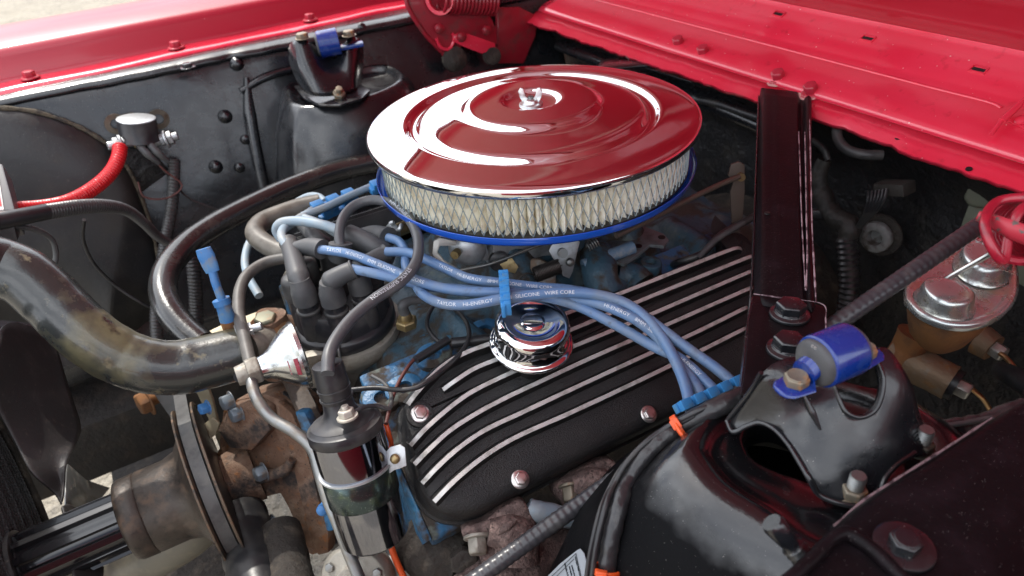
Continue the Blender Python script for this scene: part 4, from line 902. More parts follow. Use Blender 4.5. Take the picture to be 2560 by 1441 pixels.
for R_ in ribs:
    P = [vpl(*p) for p in R_]
    P = [p for p in P if p.x < .172] + []
    P = resample(smooth(P, 6), .0035)
    v, f = [], []
    rows = []
    for i, p in enumerate(P):
        t = (P[min(i+1, len(P)-1)] - P[max(i-1, 0)]).normalized(); sd_ = t.cross(VN).normalized()
        e = min(i, len(P) - 1 - i); hh = .0095 if e > 3 else (.0030, .0055, .0075, .0088)[e]
        wv = .0018 * (1 + .12 * noise.noise(p * 160))
        rows.append([p - sd_ * .0052 - VN * .001, p - sd_ * .0023 + VN * (hh - .0016), p - sd_ * wv + VN * hh, p + sd_ * wv + VN * hh, p + sd_ * .0023 + VN * (hh - .0016), p + sd_ * .0052 - VN * .001])
    rb = part('rib', grid([[r_[0], r_[1], r_[1].lerp(r_[2], .55)] for r_ in rows]) + grid([[r_[3].lerp(r_[4], .45), r_[4], r_[5]] for r_ in rows]), wrinkle, T)
    part('polished_edge', grid([[r_[1].lerp(r_[2], .5), r_[2], r_[3], r_[4].lerp(r_[3], .5)] for r_ in rows]), finm, rb)
for px, py in [(1050, 1035), (1300, 1199), (1621, 1036)]:
    c = vpl(px, py)
    part('bolt', lathe([(.0085, .0), (.0083, .0014), (.0066, .0022)], c, VN, 32) + hexa(c + VN * .0016, VN, .0060, .0045) , mk('hood_tinted_steel', (.62, .58, .56), .28, .9, lay=[(120, (.30, .24, .18), .55, .7)]) if px == 1050 else MT['hood_tinted_steel'], T, bev=.0007)  # bolt steel tinted faintly pink, the red hood's reflection put into its colour
part('bolt_boss', lathe([(.0125, -.002), (.012, .0005), (.0110, .0010), (.0085, .0004)], vpl(1050, 1035), VN, 32), wrinkle, T)

# breather cap
cb = vpl(1328, 893); ca = V((0.02, -.16, 1)).normalized()
cb = D(1328, 856, .640)
T = thing('breather_cap', 'small chrome push-in breather cap on the valve cover below the blue wires', 'breather', cb)
fl = lambda t, h: 1 + (.014 * (1 if int(t / (2 * pi) * 48) % 2 else -1) if .006 < h < .018 else 0)
part('cap_shell', lathe([(.034, -.006), (.0375, -.002), (.0388, .0002), (.0391, .0014), (.0384, .0026), (.0366, .0032), (.0350, .0036), (.0340, .0055), (.0337, .010), (.0338, .015), (.0344, .0185), (.0346, .0215), (.0338, .0250), (.0318, .0275), (.0290, .0288), (.026, .0290), (.0240, .0286), (.0215, .0276), (.018, .0270), (.0122, .0267), (.0108, .0268), (.0098, .0278), (.0085, .0283), (0, .0283)], cb, ca, 96), chrome, T)
part('filler_neck', lathe([(.020, -.03), (.020, -.004)], cb, ca, 32), wrinkle, T)

# far valve cover
T = thing('valve_cover', 'far valve cover, black with pale ribs, glimpsed behind the distributor', 'valve cover', (-.05, .17, -.2))
vb = PL((0, .17, -.15), (0, sin(va), cos(va)))
def vf(x, s, h=0): return V((x, .165 + cos(va) * s, -.145 - sin(va) * s)) + V((0, sin(va), cos(va))) * h
part('cover_shell', prism([vf(-.262, -.02), vf(-.262, .13), vf(.18, .13), vf(.18, -.02)], V((0, -sin(va), -cos(va))) * .035), wrinkle, T, bev=.005)
part('end_rail', tube([vf(-.268, -.025, -.033), vf(-.268, .12, -.033)], .005, 10), alum, T)
for k in range(7):
    s = .0 + .018 * k
    rb = part('rib', prism([vf(-.255, s, -.001), vf(.17, s, -.001), vf(.17, s, .006), vf(-.250, s, .006)], (0, .0026, -.0018)), wrinkle, T)
    part('polished_edge', prism([vf(-.250, s, .0062), vf(.17, s, .0062), vf(.17, s, .0068), vf(-.250, s, .0068)], (0, .0026, -.0018)), finm, rb)

# ================================================================== air cleaner
O = V((0, 0, 0))
T = thing('air_cleaner', 'round chrome air cleaner with red reflections on a blue base', 'air cleaner', (0, 0, -.058))
lidp = [(.1745, -.0125), (.1775, -.0115), (.1790, -.009), (.1792, -.0055), (.1782, -.0025), (.1755, -.0010), (.172, -.0002), (.160, .0012), (.147, .0024), (.1405, .0030), (.1385, .0030), (.1360, .0018), (.1335, -.0010), (.1315, -.0030), (.1285, -.0036), (.1255, -.0030), (.1225, -.0002), (.1195, .0026), (.1165, .0040), (.112, .0048), (.100, .0058), (.088, .0070), (.0790, .0082), (.0755, .0096), (.0728, .0122), (.0700, .0146), (.0672, .0156), (.064, .0160), (.050, .0168), (.040, .0173), (.0345, .0174), (.0322, .0166), (.0300, .0140), (.0265, .0118), (.020, .0108), (.010, .0106), (.006, .0106), (0, .0106)]
def fine(pr):
    q = smooth([V((a, b, 0)) for a, b in pr], 3); return [(max(p.x, 0), p.y) for p in q]
part('lid', lathe(fine(lidp), O, (0, 0, 1), 160), chrome, T)
RF = .1665; zt, zb = -.0125, -.0555
NPL = 132
v, f = [], []
for i in range(NPL * 4):
    a = 2 * pi * i / (NPL * 4); ph = i % 4; r_ = [RF - .0008, RF - .004, RF - .014, RF - .004][ph]
    a += .0025 * noise.noise(V((i * .3, 0, 0)))
    for z in (zt, zt * .5 + zb * .5, zb):
        rr = r_ + .0012 * noise.noise(V((i * .15, z * 60, 2)))
        v.append(V((rr * cos(a), rr * sin(a), z)))
nI = NPL * 4
for i in range(nI):
    j = (i + 1) % nI
    for k in range(2): f.append((i*3 + k, j*3 + k, j*3 + k + 1, i*3 + k + 1))
el = part('filter_element', G(v, f), paper, T)
st = []
NM = 112; H = zt - zb
for sgn in (-1, 1):
    for i in range(NM):
        a0 = 2 * pi * i / NM; pts = []
        for k in range(9):
            q = k / 8; a = a0 + sgn * q * (2 * pi / NM) * 1.75
            rr = RF + .0016 + .0003 * sgn
            pts.append(V((rr * cos(a), rr * sin(a), zb + H * q)))
        st.append(tube(pts, .00055, 4, sm=0, cap=False))
part('wire_screen', gsum(st), wiremesh, T)
part('rubber_ring', lathe([(RF - .01, 0), (RF + .0035, 0), (RF + .0035, .0035), (RF - .01, .0035)], (0, 0, zt - .0032), (0, 0, 1), 120, closed=True), rubber, T)
part('rubber_ring', lathe([(RF - .01, 0), (RF + .0028, 0), (RF + .0028, .0022), (RF - .01, .0022)], (0, 0, zb - .002), (0, 0, 1), 120, closed=True), rubber, T)
part('base_pan', lathe([(.06, -.074), (.10, -.070), (.14, -.064), (.160, -.0605), (.1725, -.0592), (.1752, -.0570), (.1762, -.0525), (.1768, -.0518), (.1772, -.0522), (.1766, -.0580), (.1748, -.0608), (.168, -.0628), (.13, -.070), (.10, -.076)], O, (0, 0, 1), 140), bluer, T)
# wing nut
c = V((0, 0, .0106))
wn = part('wing_nut', lathe([(.0128, 0), (.0126, .0016), (.0085, .0020), (.0075, .0055), (.005, .0065), (0, .0066)], c, (0, 0, 1), 32), mk('bright_zinc', (.75, .76, .76), .3, .9, lay=[(100, (.5, .5, .48), .5, .7)]), T, bev=.0004)
wd_ = V((.75, -.66, 0)).normalized(); wn_ = wd_.cross(V((0, 0, 1)))
for s in (-1, 1):
    pr_ = [(.003, .001), (.008, .001), (.0115, .0075), (.0130, .0145), (.0105, .0185), (.0070, .0170), (.0055, .0100), (.003, .007)]
    part('wing', prism([c + wd_ * (s * a) + V((0, 0, b)) - wn_ * .0016 for a, b in pr_], wn_ * .0032), MT['bright_zinc'], T, bev=.001)
part('stud', lathe([(.0030, 0), (.0030, .009), (0, .0092)], c, (0, 0, 1), 12), steel, T)

# ================================================================== carburettor and linkage
T = thing('carburetor', 'grey metal carburetor under the blue air cleaner base with springs and levers', 'carburetor', (0, -.02, -.13))
cp = PL((0, -.075, -.09), (-.2, -1, .35))
part('body', prism([V((-.10, -.075, -.128)), V((.055, -.085, -.128)), V((.055, .07, -.128)), V((-.09, .07, -.128))], (0, 0, .05)), zinc, T, bev=.006)
part('bowl', prism([cp(*p) for p in [(1170, 590), (1420, 575), (1440, 612), (1400, 640), (1205, 655), (1175, 630)]], (.02, .06, 0)), zinc, T, bev=.004)
part('throat', lathe([(.055, -.03), (.055, .03)], (0, 0, -.08), (0, 0, 1), 40), zinc, T)
part('accelerator_pump', lathe([(.018, 0), (.020, .008), (.016, .016), (.009, .020), (0, .021)], cp(1170, 612), (-.6, -1, .1), 32), zinc, T, bev=.001)
part('pump_arm', prism([cp(*p) + V((-.008, -.018, .006)) for p in [(1085, 592), (1100, 583), (1140, 592), (1140, 603), (1100, 604), (1094, 620), (1110, 640), (1146, 662), (1136, 672), (1096, 648), (1082, 622)]], (.0015, .002, 0)), mk('pale_zinc_arm', (.55, .53, .47), .4, .6), T, bev=.0005)
part('link_rod', tube([cp(1135, 664) + V((0, -.012, 0)), cp(1200, 640) + V((0, -.02, 0)), cp(1330, 597) + V((0, -.016, 0)), cp(1420, 580) + V((0, -.01, 0))], .0018, 10), steel, T)
part('brass_screw', cyl(cp(1122, 610) + V((0, -.02, 0)), cp(1108, 612) + V((0, -.026, 0)), .0045, 14), brass, T)
# springs: coils
def coil(a, b, r, wr, turns, n=14, lead=0.0):
    a, b = V(a), V(b); ax, B1, C1 = frame(b - a); L_ = (b - a).length; pts = []
    N_ = int(turns * n)
    for i in range(N_ + 1):
        t = 2 * pi * i / n; pts.append(a + ax * (L_ * i / N_) + (B1 * cos(t) + C1 * sin(t)) * r)
    return tube(pts, wr, 7, sm=0)
s0, s1 = cp(1306, 662) + V((0, -.025, 0)), cp(1366, 640) + V((0, -.025, 0))
part('return_spring', coil(s0, s1, .0075, .0010, 17) + tube([s0, s0 + (s0 - s1) * .35 + V((0, 0, .006)), s0 + (s0 - s1) * .7, s0 + (s0 - s1) * .72 + V((0, 0, -.006)), s0 + (s0 - s1) * .4], .0009, 8) + tube([s1, s1 + (s1 - s0) * .6], .0009, 8), mk('dark_spring', (.07, .06, .055), .4, .7), T)
part('spring_tab', plate([(1252, 642), (1280, 645), (1296, 668), (1288, 684), (1262, 678), (1250, 662)], PL(cp(1270, 660) + V((0, -.022, 0)), (-.3, -1, .5)), .0015), brass, T, bev=.0004)
tp = PL(cp(1400, 640) + V((0, -.028, 0)), (-.35, -1, .45))
part('throttle_lever', plate([(1385, 600), (1420, 588), (1450, 605), (1440, 645), (1432, 680), (1424, 697), (1408, 690), (1392, 662), (1384, 648), (1372, 628)], tp, .0022), mk('grey_lever', (.33, .34, .35), .4, .8, lay=[(70, (.2, .19, .17), .5, .7)]), T, bev=.0005)
part('lever_shaft', cyl(tp(1405, 632) + tp.n * .006, tp(1405, 632) - tp.n * .02, .0052, 18), steel, T)
part('lever_pin', lathe([(.0045, -.002), (.0045, .004), (.003, .0055), (0, .006)], tp(1424, 655), (-.35, -1, .45), 16), steel, T)
part('sleeve', tube([cp(1418, 636) + V((0, -.03, 0)), cp(1480, 612) + V((0, -.03, .0)), cp(1540, 590) + V((0, -.03, 0))], .0072, 18), mk('blue_grey_sleeve', (.12, .20, .29), .6, lay=[(130, (.28, .30, .30), .5, .7)], bump=[(300, .6, .001)]), T)
part('choke_spring', coil(cp(1440, 600) + V((0, -.02, 0)), cp(1468, 585) + V((0, -.02, 0)), .006, .0009, 5), steel, T)
part('diaphragm', lathe([(.0, .008), (.014, .008), (.022, .004), (.0235, 0), (.022, -.006)], cp(1325, 690) + V((0, -.01, 0)), (-.3, -1, .6), 32), mk('tan_diaphragm', (.24, .17, .12), .6, lay=[(60, (.30, .30, .28), .5, .6)]), T, bev=.0008)
part('vent_cap', lathe([(.011, 0), (.011, .006), (.008, .008), (0, .0085)], cp(1235, 640) + V((0, -.01, 0)), (-.3, -1, .2), 24), rubber, T)
single('throttle_rod', tube([Z(1540, 590, -.085), Z(1600, 562, -.085), Z(1700, 510, -.083), Z(1800, 462, -.08), Z(1848, 442, -.078)], .0030, 12), mk('brown_rod', (.13, .10, .08), .5, .4), 'long thin brown throttle rod running back to the firewall lever', 'rod')
T = thing('throttle_lever', 'flat brown bellcrank lever standing near the firewall at the rod end', 'lever', Z(1845, 470, -.1))
lp = PL(Z(1850, 440, -.08), (-.6, -1, .2))
part('lever', plate([(1828, 412), (1848, 405), (1862, 412), (1862, 480), (1856, 560), (1830, 560), (1826, 480), (1836, 450), (1820, 440)], lp, .004), mk('brown_lever', (.10, .075, .06), .6, .2), T, bev=.001)
part('pin', cyl(lp(1850, 441) + lp.n * .006, lp(1850, 441) - lp.n * .004, .0045, 14), brass, T)

# ================================================================== distributor
DC = V((-.250, -.004, -.172)); DA = V((-.02, -.02, 1)).normalized()
T = thing('distributor', 'black distributor cap with plug towers on a weathered alloy body', 'distributor', DC - DA * .09)
T0D = T
part('cap', lathe([(.0535, 0), (.0545, .004), (.0545, .012), (.0530, .0135), (.0490, .015), (.0480, .018), (.0460, .034), (.0420, .040), (.020, .041), (0, .041)], DC, DA, 64), bak, T)
_, e1, e2 = frame(DA, (1, 0, 0))
TW = []
for k in range(8):
    a = 2 * pi * (k + .62) / 8
    d_ = e1 * cos(a) + e2 * sin(a); b = DC + d_ * .0385; TW.append((b, d_))
    part('plug_tower', lathe([(.0125, .010), (.0120, .030), (.0114, .048), (.0105, .0495), (.0105, .056)], b, DA, 24), bak, T)
    part('tower_collar', lathe([(.0113, .0455), (.0124, .0465), (.0124, .0490), (.0113, .050)], b, DA, 24), rubs, T)
part('plug_tower', lathe([(.013, .035), (.0120, .058), (.0105, .060)], DC, DA, 24), bak, T)
part('alloy_body', lathe([(.020, -.09), (.022, -.055), (.030, -.045), (.045, -.030), (.0545, -.020), (.0585, -.014), (.060, -.006), (.0585, -.001), (.054, 0)], DC, DA, 56, wob=lambda t, h: 1 + .02 * cos(5 * t)), alum, T)
for k, a in enumerate((.4, 2.2, 4.3)):
    d_ = e1 * cos(a) + e2 * sin(a)
    part('cap_clip', tube([DC + d_ * .058 - DA * .012, DC + d_ * .061 + DA * .004, DC + d_ * .056 + DA * .016, DC + d_ * .052 + DA * .018], .0016, 8), steel, T)
part('screw', lathe([(.0065, 0), (.006, .003), (0, .0035)], D(790, 868, .71), (-.2, -.3, 1), 20), steel, T)
part('mounting_lug', box(D(800, 890, .70), (.03, .012, .012), (1, -.3, 0)), alum, T, bev=.003)

# ================================================================== plug boots and wires
WR = .0048
zw = {}
def mkw(name, pts, label, r=WR, mat=wireb, **k): return single(name, tube([Z(*p) for p in pts], r, 16, sm=10, **k), mat, label, 'spark plug wire', 'blue spark plug wires')
GW = 'blue spark plug wires'
wA = [(970, 594, -.085), (996, 604, -.085), (1013, 631, -.086), (1015, 668, -.088), (1033, 700, -.090), (1060, 738, -.090), (1110, 760, -.088), (1171, 762, -.085), (1255, 748, -.082), (1340, 737, -.083), (1420, 732, -.086), (1490, 737, -.090), (1553, 754, -.096), (1605, 786, -.103), (1649, 835, -.112), (1687, 900, -.118), (1712, 960, -.122), (1730, 1034, -.126)]
wB = [(801, 624, -.080), (869, 634, -.077), (936, 658, -.076), (1020, 693, -.079), (1087, 716, -.083), (1154, 728, -.086), (1255, 732, -.088), (1345, 740, -.095), (1435, 762, -.102), (1536, 811, -.112), (1637, 868, -.125), (1697, 896, -.124), (1771, 962, -.128), (1806, 1002, -.131)]
wC = [(882, 673, -.082), (936, 684, -.080), (1003, 700, -.083), (1070, 716, -.090), (1171, 724, -.096), (1255, 724, -.098), (1350, 736, -.100), (1482, 756, -.098), (1553, 781, -.102), (1603, 809, -.108), (1647, 846, -.118), (1692, 903, -.124), (1737, 960, -.126), (1768, 1020, -.129)]
wD = [(966, 630, -.082), (1020, 632, -.080), (1104, 667, -.082), (1171, 696, -.085), (1255, 708, -.090), (1339, 718, -.096), (1430, 726, -.102), (1530, 748, -.104), (1613, 793, -.106), (1660, 828, -.112), (1721, 873, -.119), (1788, 920, -.124), (1845, 968, -.130)]
mkw('plug_wire', wA, 'blue plug wire lowest of the bundle, looping under the coil wire and ending leftmost')
mkw('plug_wire', wB, 'blue plug wire from the leftmost horizontal boot, printed along its length')
mkw('plug_wire', wC, 'blue plug wire from the front boot nearest the camera, dropping between two others')
mkw('plug_wire', wD, 'blue plug wire uppermost at the separator, ending rightmost at the lower clip')
mkw('plug_wire', [(870, 590, -.085), (830, 570, -.082), (790, 559, -.08), (735, 553, -.08), (700, 560, -.082), (692, 577, -.09), (705, 600, -.10)], 'pale dusty wire bending left from the rear boot', .0055, wirebd)
mkw('plug_wire', [(722, 622, -.085), (706, 597, -.08), (706, 577, -.082), (725, 562, -.09), (760, 540, -.10), (790, 520, -.105)], 'pale wire rising from the slanted left boot', .0048, wirebd)
mkw('plug_wire', [(812, 505, -.115), (795, 492, -.115), (770, 492, -.118), (735, 510, -.125), (690, 540, -.13), (650, 570, -.135), (625, 605, -.14), (613, 648, -.145), (620, 690, -.15), (648, 740, -.16)], 'long pale wire sweeping down left of the far valve cover', .0048, wirebd)
mkw('plug_wire', [(755, 540, -.10), (810, 520, -.10), (870, 492, -.10), (940, 462, -.10), (1000, 440, -.10)], 'dark blue wire lying along the far separator', .0045, wirebd)
mkw('plug_wire', [(760, 545, -.096), (800, 560, -.096), (850, 590, -.1)], 'short pale wire stub between the rear boots', .0048, wirebd)
def boot(pts, rs, label, rr=None):
    t = single('wire_boot', tube([Z(*p) for p in pts], rs, 24, sm=8), rubg, label, 'boot', 'grey rubber boots on the distributor')
    return t
for k in range(8):
    b, d_ = TW[k]
    0 if k in (4, 5, 6) else part('boot_sleeve', lathe([(.0126, .049), (.0134, .050), (.0134, .053), (.0130, .056), (.0126, .067), (.0112, .071), (.008, .073), (0, .0735)], b, DA, 24), rubs, T0D)
# elbows: vertical stem then sideways
def elbow(stem, elb, end, z, label, r=.0125):
    return single('wire_boot', gsum([tube([Z(stem[0], stem[1], z - .045), Z(*stem, z - .02), Z((stem[0] + elb[0]) / 2, (stem[1] + elb[1]) / 2, z - .003), Z(*elb, z + .002)], [r, r, r * .98, r * .8], 24, sm=6), tube([Z(elb[0] - (end[0] - elb[0]) * .12, elb[1] - (end[1] - elb[1]) * .12, z), Z(*elb, z), Z((elb[0] + end[0]) / 2, (elb[1] + end[1]) / 2, z), Z(end[0] - 4, end[1], z), Z(*end, z)], [r * .75, r * .9, r * .78, r * .80, r * .88], 24, sm=5)]), rubg, label, 'boot', 'grey rubber boots on the distributor')
def tboot(k, px, py, z, label, r=.0112, up=.004):
    b, d_ = TW[k]; S = b + DA * .066; t_ = Z(px, py, z); dr = (t_ - S)
    e_ = S + DA * (.010 + up) + dr * .10
    g1 = tube([S - DA * .008, S + DA * .004, S + DA * (.012 + up) + dr * .04], [r * 1.13, r * 1.10, r * .86], 24, sm=5)
    g2 = tube([e_ - dr * .16, e_, e_.lerp(t_, .5) + DA * .001, e_.lerp(t_, .93), t_, t_ + (t_ - e_).normalized() * .001], [r * .55, r * .96, r * .84, r * .80, r * .90, r * .88], 24, sm=5)
    return single('wire_boot', g1 + g2, rubg, label, 'boot', 'grey rubber boots on the distributor')
tboot(5, 884, 674, -.083, 'grey elbow boot on the front centre distributor tower, facing right')
tboot(4, 722, 608, -.086, 'slanted grey boot on the left front distributor tower')
tboot(6, 966, 632, -.086, 'grey boot on the right front distributor tower, pointing right', .0105)
single('wire_boot', tube([Z(740, 622, -.085), Z(770, 618, -.083), Z(800, 622, -.081), Z(806, 624, -.081)], [.0075, .0095, .0100, .0105], 24), rubg, 'short grey boot pointing right behind the slanted boot', 'boot', 'grey rubber boots on the distributor')
single('wire_boot', tube([Z(872, 588, -.086), Z(905, 602, -.088), Z(945, 622, -.092), Z(962, 632, -.098), Z(958, 650, -.11)], [.0115, .0115, .0105, .011, .011], 24), rubg, 'brown stained grey boot slanting down to the rear tower', 'boot', 'grey rubber boots on the distributor')
single('wire_boot', tube([Z(905, 590, -.098), Z(935, 588, -.09), Z(965, 592, -.087), Z(972, 594, -.086)], [.0085, .0105, .0105, .011], 24), rubg, 'grey boot behind the coil wire loop, joined to the looping blue wire', 'boot', 'grey rubber boots on the distributor')
single('wire_boot', tube([Z(752, 550, -.12), Z(775, 578, -.12), Z(800, 605, -.12), Z(812, 612, -.125)], [.009, .0095, .0095, .010], 24), rubg, 'taupe boot sloping down towards the far distributor tower', 'boot', 'grey rubber boots on the distributor')
cw = [(852, 622, -.080), (848, 590, -.072), (858, 545, -.066), (885, 515, -.062), (925, 501, -.060), (965, 505, -.060), (1006, 530, -.060), (1036, 570, -.060), (1047, 614, -.062), (1038, 661, -.066), (1003, 704, -.068), (940, 746, -.068), (888, 788, -.068), (845, 840, -.068), (823, 885, -.070), (819, 935, -.076)]
single('coil_wire', tube([Z(*p) for p in cw], .0052, 18, sm=10), mk('grey_silicone_wire', (.070, .073, .078), .42, lay=[(50, (.11, .11, .108), .5, .7)]), 'grey lettered coil wire making a tall loop from the cap down to the coil', 'coil wire')
single('wire_boot', tube([Z(850, 640, -.092), Z(851, 618, -.080), Z(851, 608, -.076)], [.0125, .0115, .0118], 24), rubg, 'short upright grey boot on the centre tower, under the coil wire', 'boot', 'grey rubber boots on the distributor')
pathw = lambda L_: [Z(*p) for p in L_]
def textpart(name, path, r, txt, s0, size, parent, **k):
    g = tubetext(path, r, txt, s0, size, **k); part(name, g, print_w, parent)
obs = [o for o in bpy.data.objects if o.name.startswith('plug_wire') and not o.parent]
byl = {o['label'][:28]: o for o in obs}
def arc_at(L_, idx):
    P = pathw(L_); 
    Q = resample(smooth(P, 12), .002); tgt = P[idx]; best = min(range(len(Q)), key=lambda i: (Q[i] - tgt).length); s = 0
    for i in range(1, best + 1): s += (Q[i] - Q[i-1]).length
    return s
oA, oB, oC, oD = obs[0], obs[1], obs[2], obs[3]
MSG = 'TAYLOR    HI-ENERGY    8MM  SILICONE   WIRE CORE'
textpart('lettering', pathw(wA), WR, MSG, arc_at(wA, 6) - .005, .0046, oA, spacing=1.12)
textpart('lettering', pathw(wB), WR, MSG, arc_at(wB, 0) + .012, .0046, oB, spacing=1.12)
textpart('lettering', pathw(wC), WR, 'HI-ENERGY    8MM  SILICONE', arc_at(wC, 7) + .012, .0044, oC, spacing=1.1)
textpart('lettering', pathw(wD), WR, MSG, arc_at(wD, 2), .0042, oD, spacing=1.1)
textpart('lettering', pathw(wB), WR, 'HI-ENERGY', arc_at(wB, 11) + .004, .0042, oB, spacing=1.1)
cwo = [o for o in bpy.data.objects if o.name == 'coil_wire'][0]
textpart('lettering', pathw(cw), .0052, '7MM \u2022 STAINLESS STEEL', arc_at(cw, 5) + .010, .0050, cwo, spacing=1.1, ref=(-.3, -.55, .75))
textpart('lettering', pathw(cw), .0052, 'STATIC SUPPRESSION', arc_at(cw, 9) + .012, .0050, cwo, spacing=1.08, ref=(-.3, -.55, .75))

# separators
def sep(name, p0, p1, up, w_, d_, n_, label):
    a, b = V(p0), V(p1); ax = (b - a).normalized()
    T = thing(name, label, 'wire separator', a, 'blue plastic wire separators')
    u_ = (V(up) - ax * V(up).dot(ax)).normalized(); q = ax.cross(u_)
    L_ = (b - a).length
    part('strip', box((a + b) / 2 - u_ * .002, (L_, w_, d_), ax, u_), clipb, T, bev=.0008)
    for k in range(n_):
        c = a + ax * (L_ * (k + .5) / n_)
        part('hook', box(c + u_ * (.003), (L_ / n_ * .72, w_ * 1.1, d_ * 1.3), ax, u_), clipb, T, bev=.0012)
    return T
c0 = Z(1262, 690, -.078); c1 = Z(1268, 778, -.078)
T = thing('wire_separator', 'upright blue comb clip gathering four wires above the breather cap', 'wire separator', c1, 'blue plastic wire separators')
ax_ = (c1 - c0).normalized(); 
part('strip', box((c0 + c1) / 2 + V((-.0035, 0, 0)), ((c1 - c0).length, .0035, .012), ax_, (0, 0, 1)), clipb, T, bev=.0008)
part('strip', box((c0 + c1) / 2 + V((.0008, 0, .001)) + ax_ * .001, ((c1 - c0).length * .96, .0060, .013), ax_, (0, 0, 1)), clipb, T, bev=.0008)
for k in range(5):
    part('tooth', box(c0 + ax_ * (.004 + (c1 - c0).length * k / 5) + V((-.001, 0, .004)), (.0032, .009, .010), ax_, (0, 0, 1)), clipb, T, bev=.0008)
s0_, s1_ = Z(1692, 1022, -.117), Z(1853, 950, -.121)
T = sep('wire_separator', s0_, s1_, VN, .0075, .006, 5, 'blue comb clip on the near edge of the valve cover holding the wire ends')
s0_, s1_ = Z(775, 528, -.105), Z(890, 484, -.105)
sep('wire_separator', s0_, s1_, (0, -.2, 1), .010, .008, 3, 'blue comb clip behind the distributor, beside the air cleaner')
sep('wire_separator', Z(800, 545, -.12), Z(900, 498, -.12), (0, -.2, 1), .008, .006, 2, 'second blue strip just below the far comb clip')
sep('wire_separator', Z(925, 475, -.10), Z(960, 462, -.10), (0, -.2, 1), .012, .008, 1, 'bit of blue clip against the air cleaner base')

# ================================================================== ignition coil
k0_, k1_ = D(862, 1066, .560), D(940, 1338, .592)
ka = (k1_ - k0_); KL = ka.length; ka = ka.normalized()
T = thing('ignition_coil', 'chrome ignition coil can with black top and green speckled band', 'ignition coil', k1_)
kr = .0292
part('can', lathe([(kr, .002), (kr, KL - .003), (kr - .001, KL - .001), (kr - .004, KL), (0, KL)], k0_, ka, 72), coilc, T)
part('top_rim', lathe([(0, -.006), (kr - .004, -.006), (kr - .0030, -.0056), (kr - .0015, -.0036), (kr + .0008, -.0028), (kr + .0014, .0), (kr + .0013, .0055), (kr + .0004, .0066), (kr - .001, .0068)], k0_, ka, 64), bak, T, bev=0)
part('tower', lathe([(kr - .003, -.006), (.0205, -.0072), (.0155, -.0105), (.0128, -.017), (.0118, -.026), (.0115, -.034)], k0_, ka, 48), bak, T)
part('band', lathe([(kr + .0005, KL * .36), (kr + .0009, KL * .365), (kr + .0009, KL * .605), (kr + .0005, KL * .61)], k0_, ka, 72), greenl, T)
part('strap', lathe([(kr + .0006, KL * .345), (kr + .0018, KL * .347), (kr + .0018, KL * .362), (kr + .0006, KL * .364)], k0_, ka, 72), zinc, T)
bt_ = part('terminal_stud', hexa(D(868, 1040, .535), -ka, .0065, .006) + lathe([(.0085, -.002), (.0085, 0)], D(868, 1040, .535), -ka, 20) + lathe([(.003, 0), (.003, .009)], D(868, 1040, .535), -ka, 10), mk('cream_nut', (.52, .49, .42), .45, .5), T, bev=.0006)
part('bracket_tab', plate([(958, 1140), (975, 1118), (1000, 1112), (1012, 1120), (1016, 1165), (1000, 1172), (985, 1176), (968, 1188)], PL(D(985, 1145, .562), (-.5, -.6, .55)), .0015), zinc, T, bev=.0004)
part('screw', lathe([(.0042, 0), (.0038, .0012), (.002, .0022), (0, .0024)], D(987, 1148, .560), (-.5, -.6, .55), 20), brass, T)
part('wire_boot', tube([k0_ - ka * .024, k0_ - ka * .040, k0_ - ka * .056], [.0125, .0128, .0120], 32) + lathe([(.0135, 0), (.0135, .002)], k0_ - ka * .036, ka, 32) + lathe([(.0135, 0), (.0135, .002)], k0_ - ka * .028, ka, 32), rubber, T, bev=.0006)
hose('thin_wire', [D(868, 1045, .532), D(905, 1020, .55), D(940, 1015, .57), D(972, 1022, .58), D(978, 990, .6), D(960, 958, .62), D(930, 940, .63)], .0018, rubg, 'thin grey wire from the coil terminal to the engine', 'wire', n=8)
hose('thin_wire', [D(965, 1060, .60), D(972, 1085, .60), D(978, 1110, .61), D(976, 1130, .62)], .0022, clipo, 'short orange wire above the coil bracket tab', 'wire', n=8)
hose('thin_wire', [D(975, 1350, .62), D(982, 1380, .62), D(996, 1415, .62), D(1015, 1455, .62)], .0030, clipo, 'orange wire emerging below the ignition coil', 'wire', n=8)
hose('thin_wire', [Z(*p) for p in [(880, 975, -.13), (940, 970, -.13), (1000, 975, -.13), (1045, 968, -.13), (1100, 930, -.13), (1150, 885, -.135), (1172, 845, -.135), (1165, 805, -.135), (1130, 770, -.14), (1095, 755, -.14), (1075, 780, -.145), (1068, 815, -.148), (1085, 845, -.15), (1105, 860, -.15)]], .0023, rubber, 'black wire looping over the manifold right of the distributor', 'wire', n=8)
hose('thin_wire', [Z(*p) for p in [(965, 1060, -.15), (980, 1000, -.15), (1000, 950, -.15), (1035, 900, -.15), (1060, 885, -.15)]], .0018, MT['red_brown_wire'], 'reddish wire on the blue casting by the valve cover corner', 'wire', n=8)
hose('wire_connector', [Z(1040, 900, -.147), Z(1080, 875, -.147), Z(1120, 850, -.147)], .0042, rubber, 'black bullet connector lying on the manifold', 'connector', n=12)
hose('wire_connector', [Z(1130, 858, -.15), (Z(1180, 853, -.15)), Z(1225, 848, -.15)], .0052, rubber, 'black sleeve beside the breather cap', 'connector', n=12)
T = thing('temperature_sender', 'small brass sender right of the distributor with a grey cap', 'sender', Z(1018, 810, -.16))
c = Z(1018, 815, -.155)
part('body', hexa(c, (0, 0, 1), .0115, .009) + lathe([(.007, .009), (.006, .016)], c, (0, 0, 1), 20), brass, T, bev=.001)
part('cap', tube([c + V((0, 0, .016)), c + V((0, 0, .026)), c + V((.008, 0, .028)), c + V((.018, -.002, .026))], [.0055, .0055, .0045, .004], 14), rubg, T)
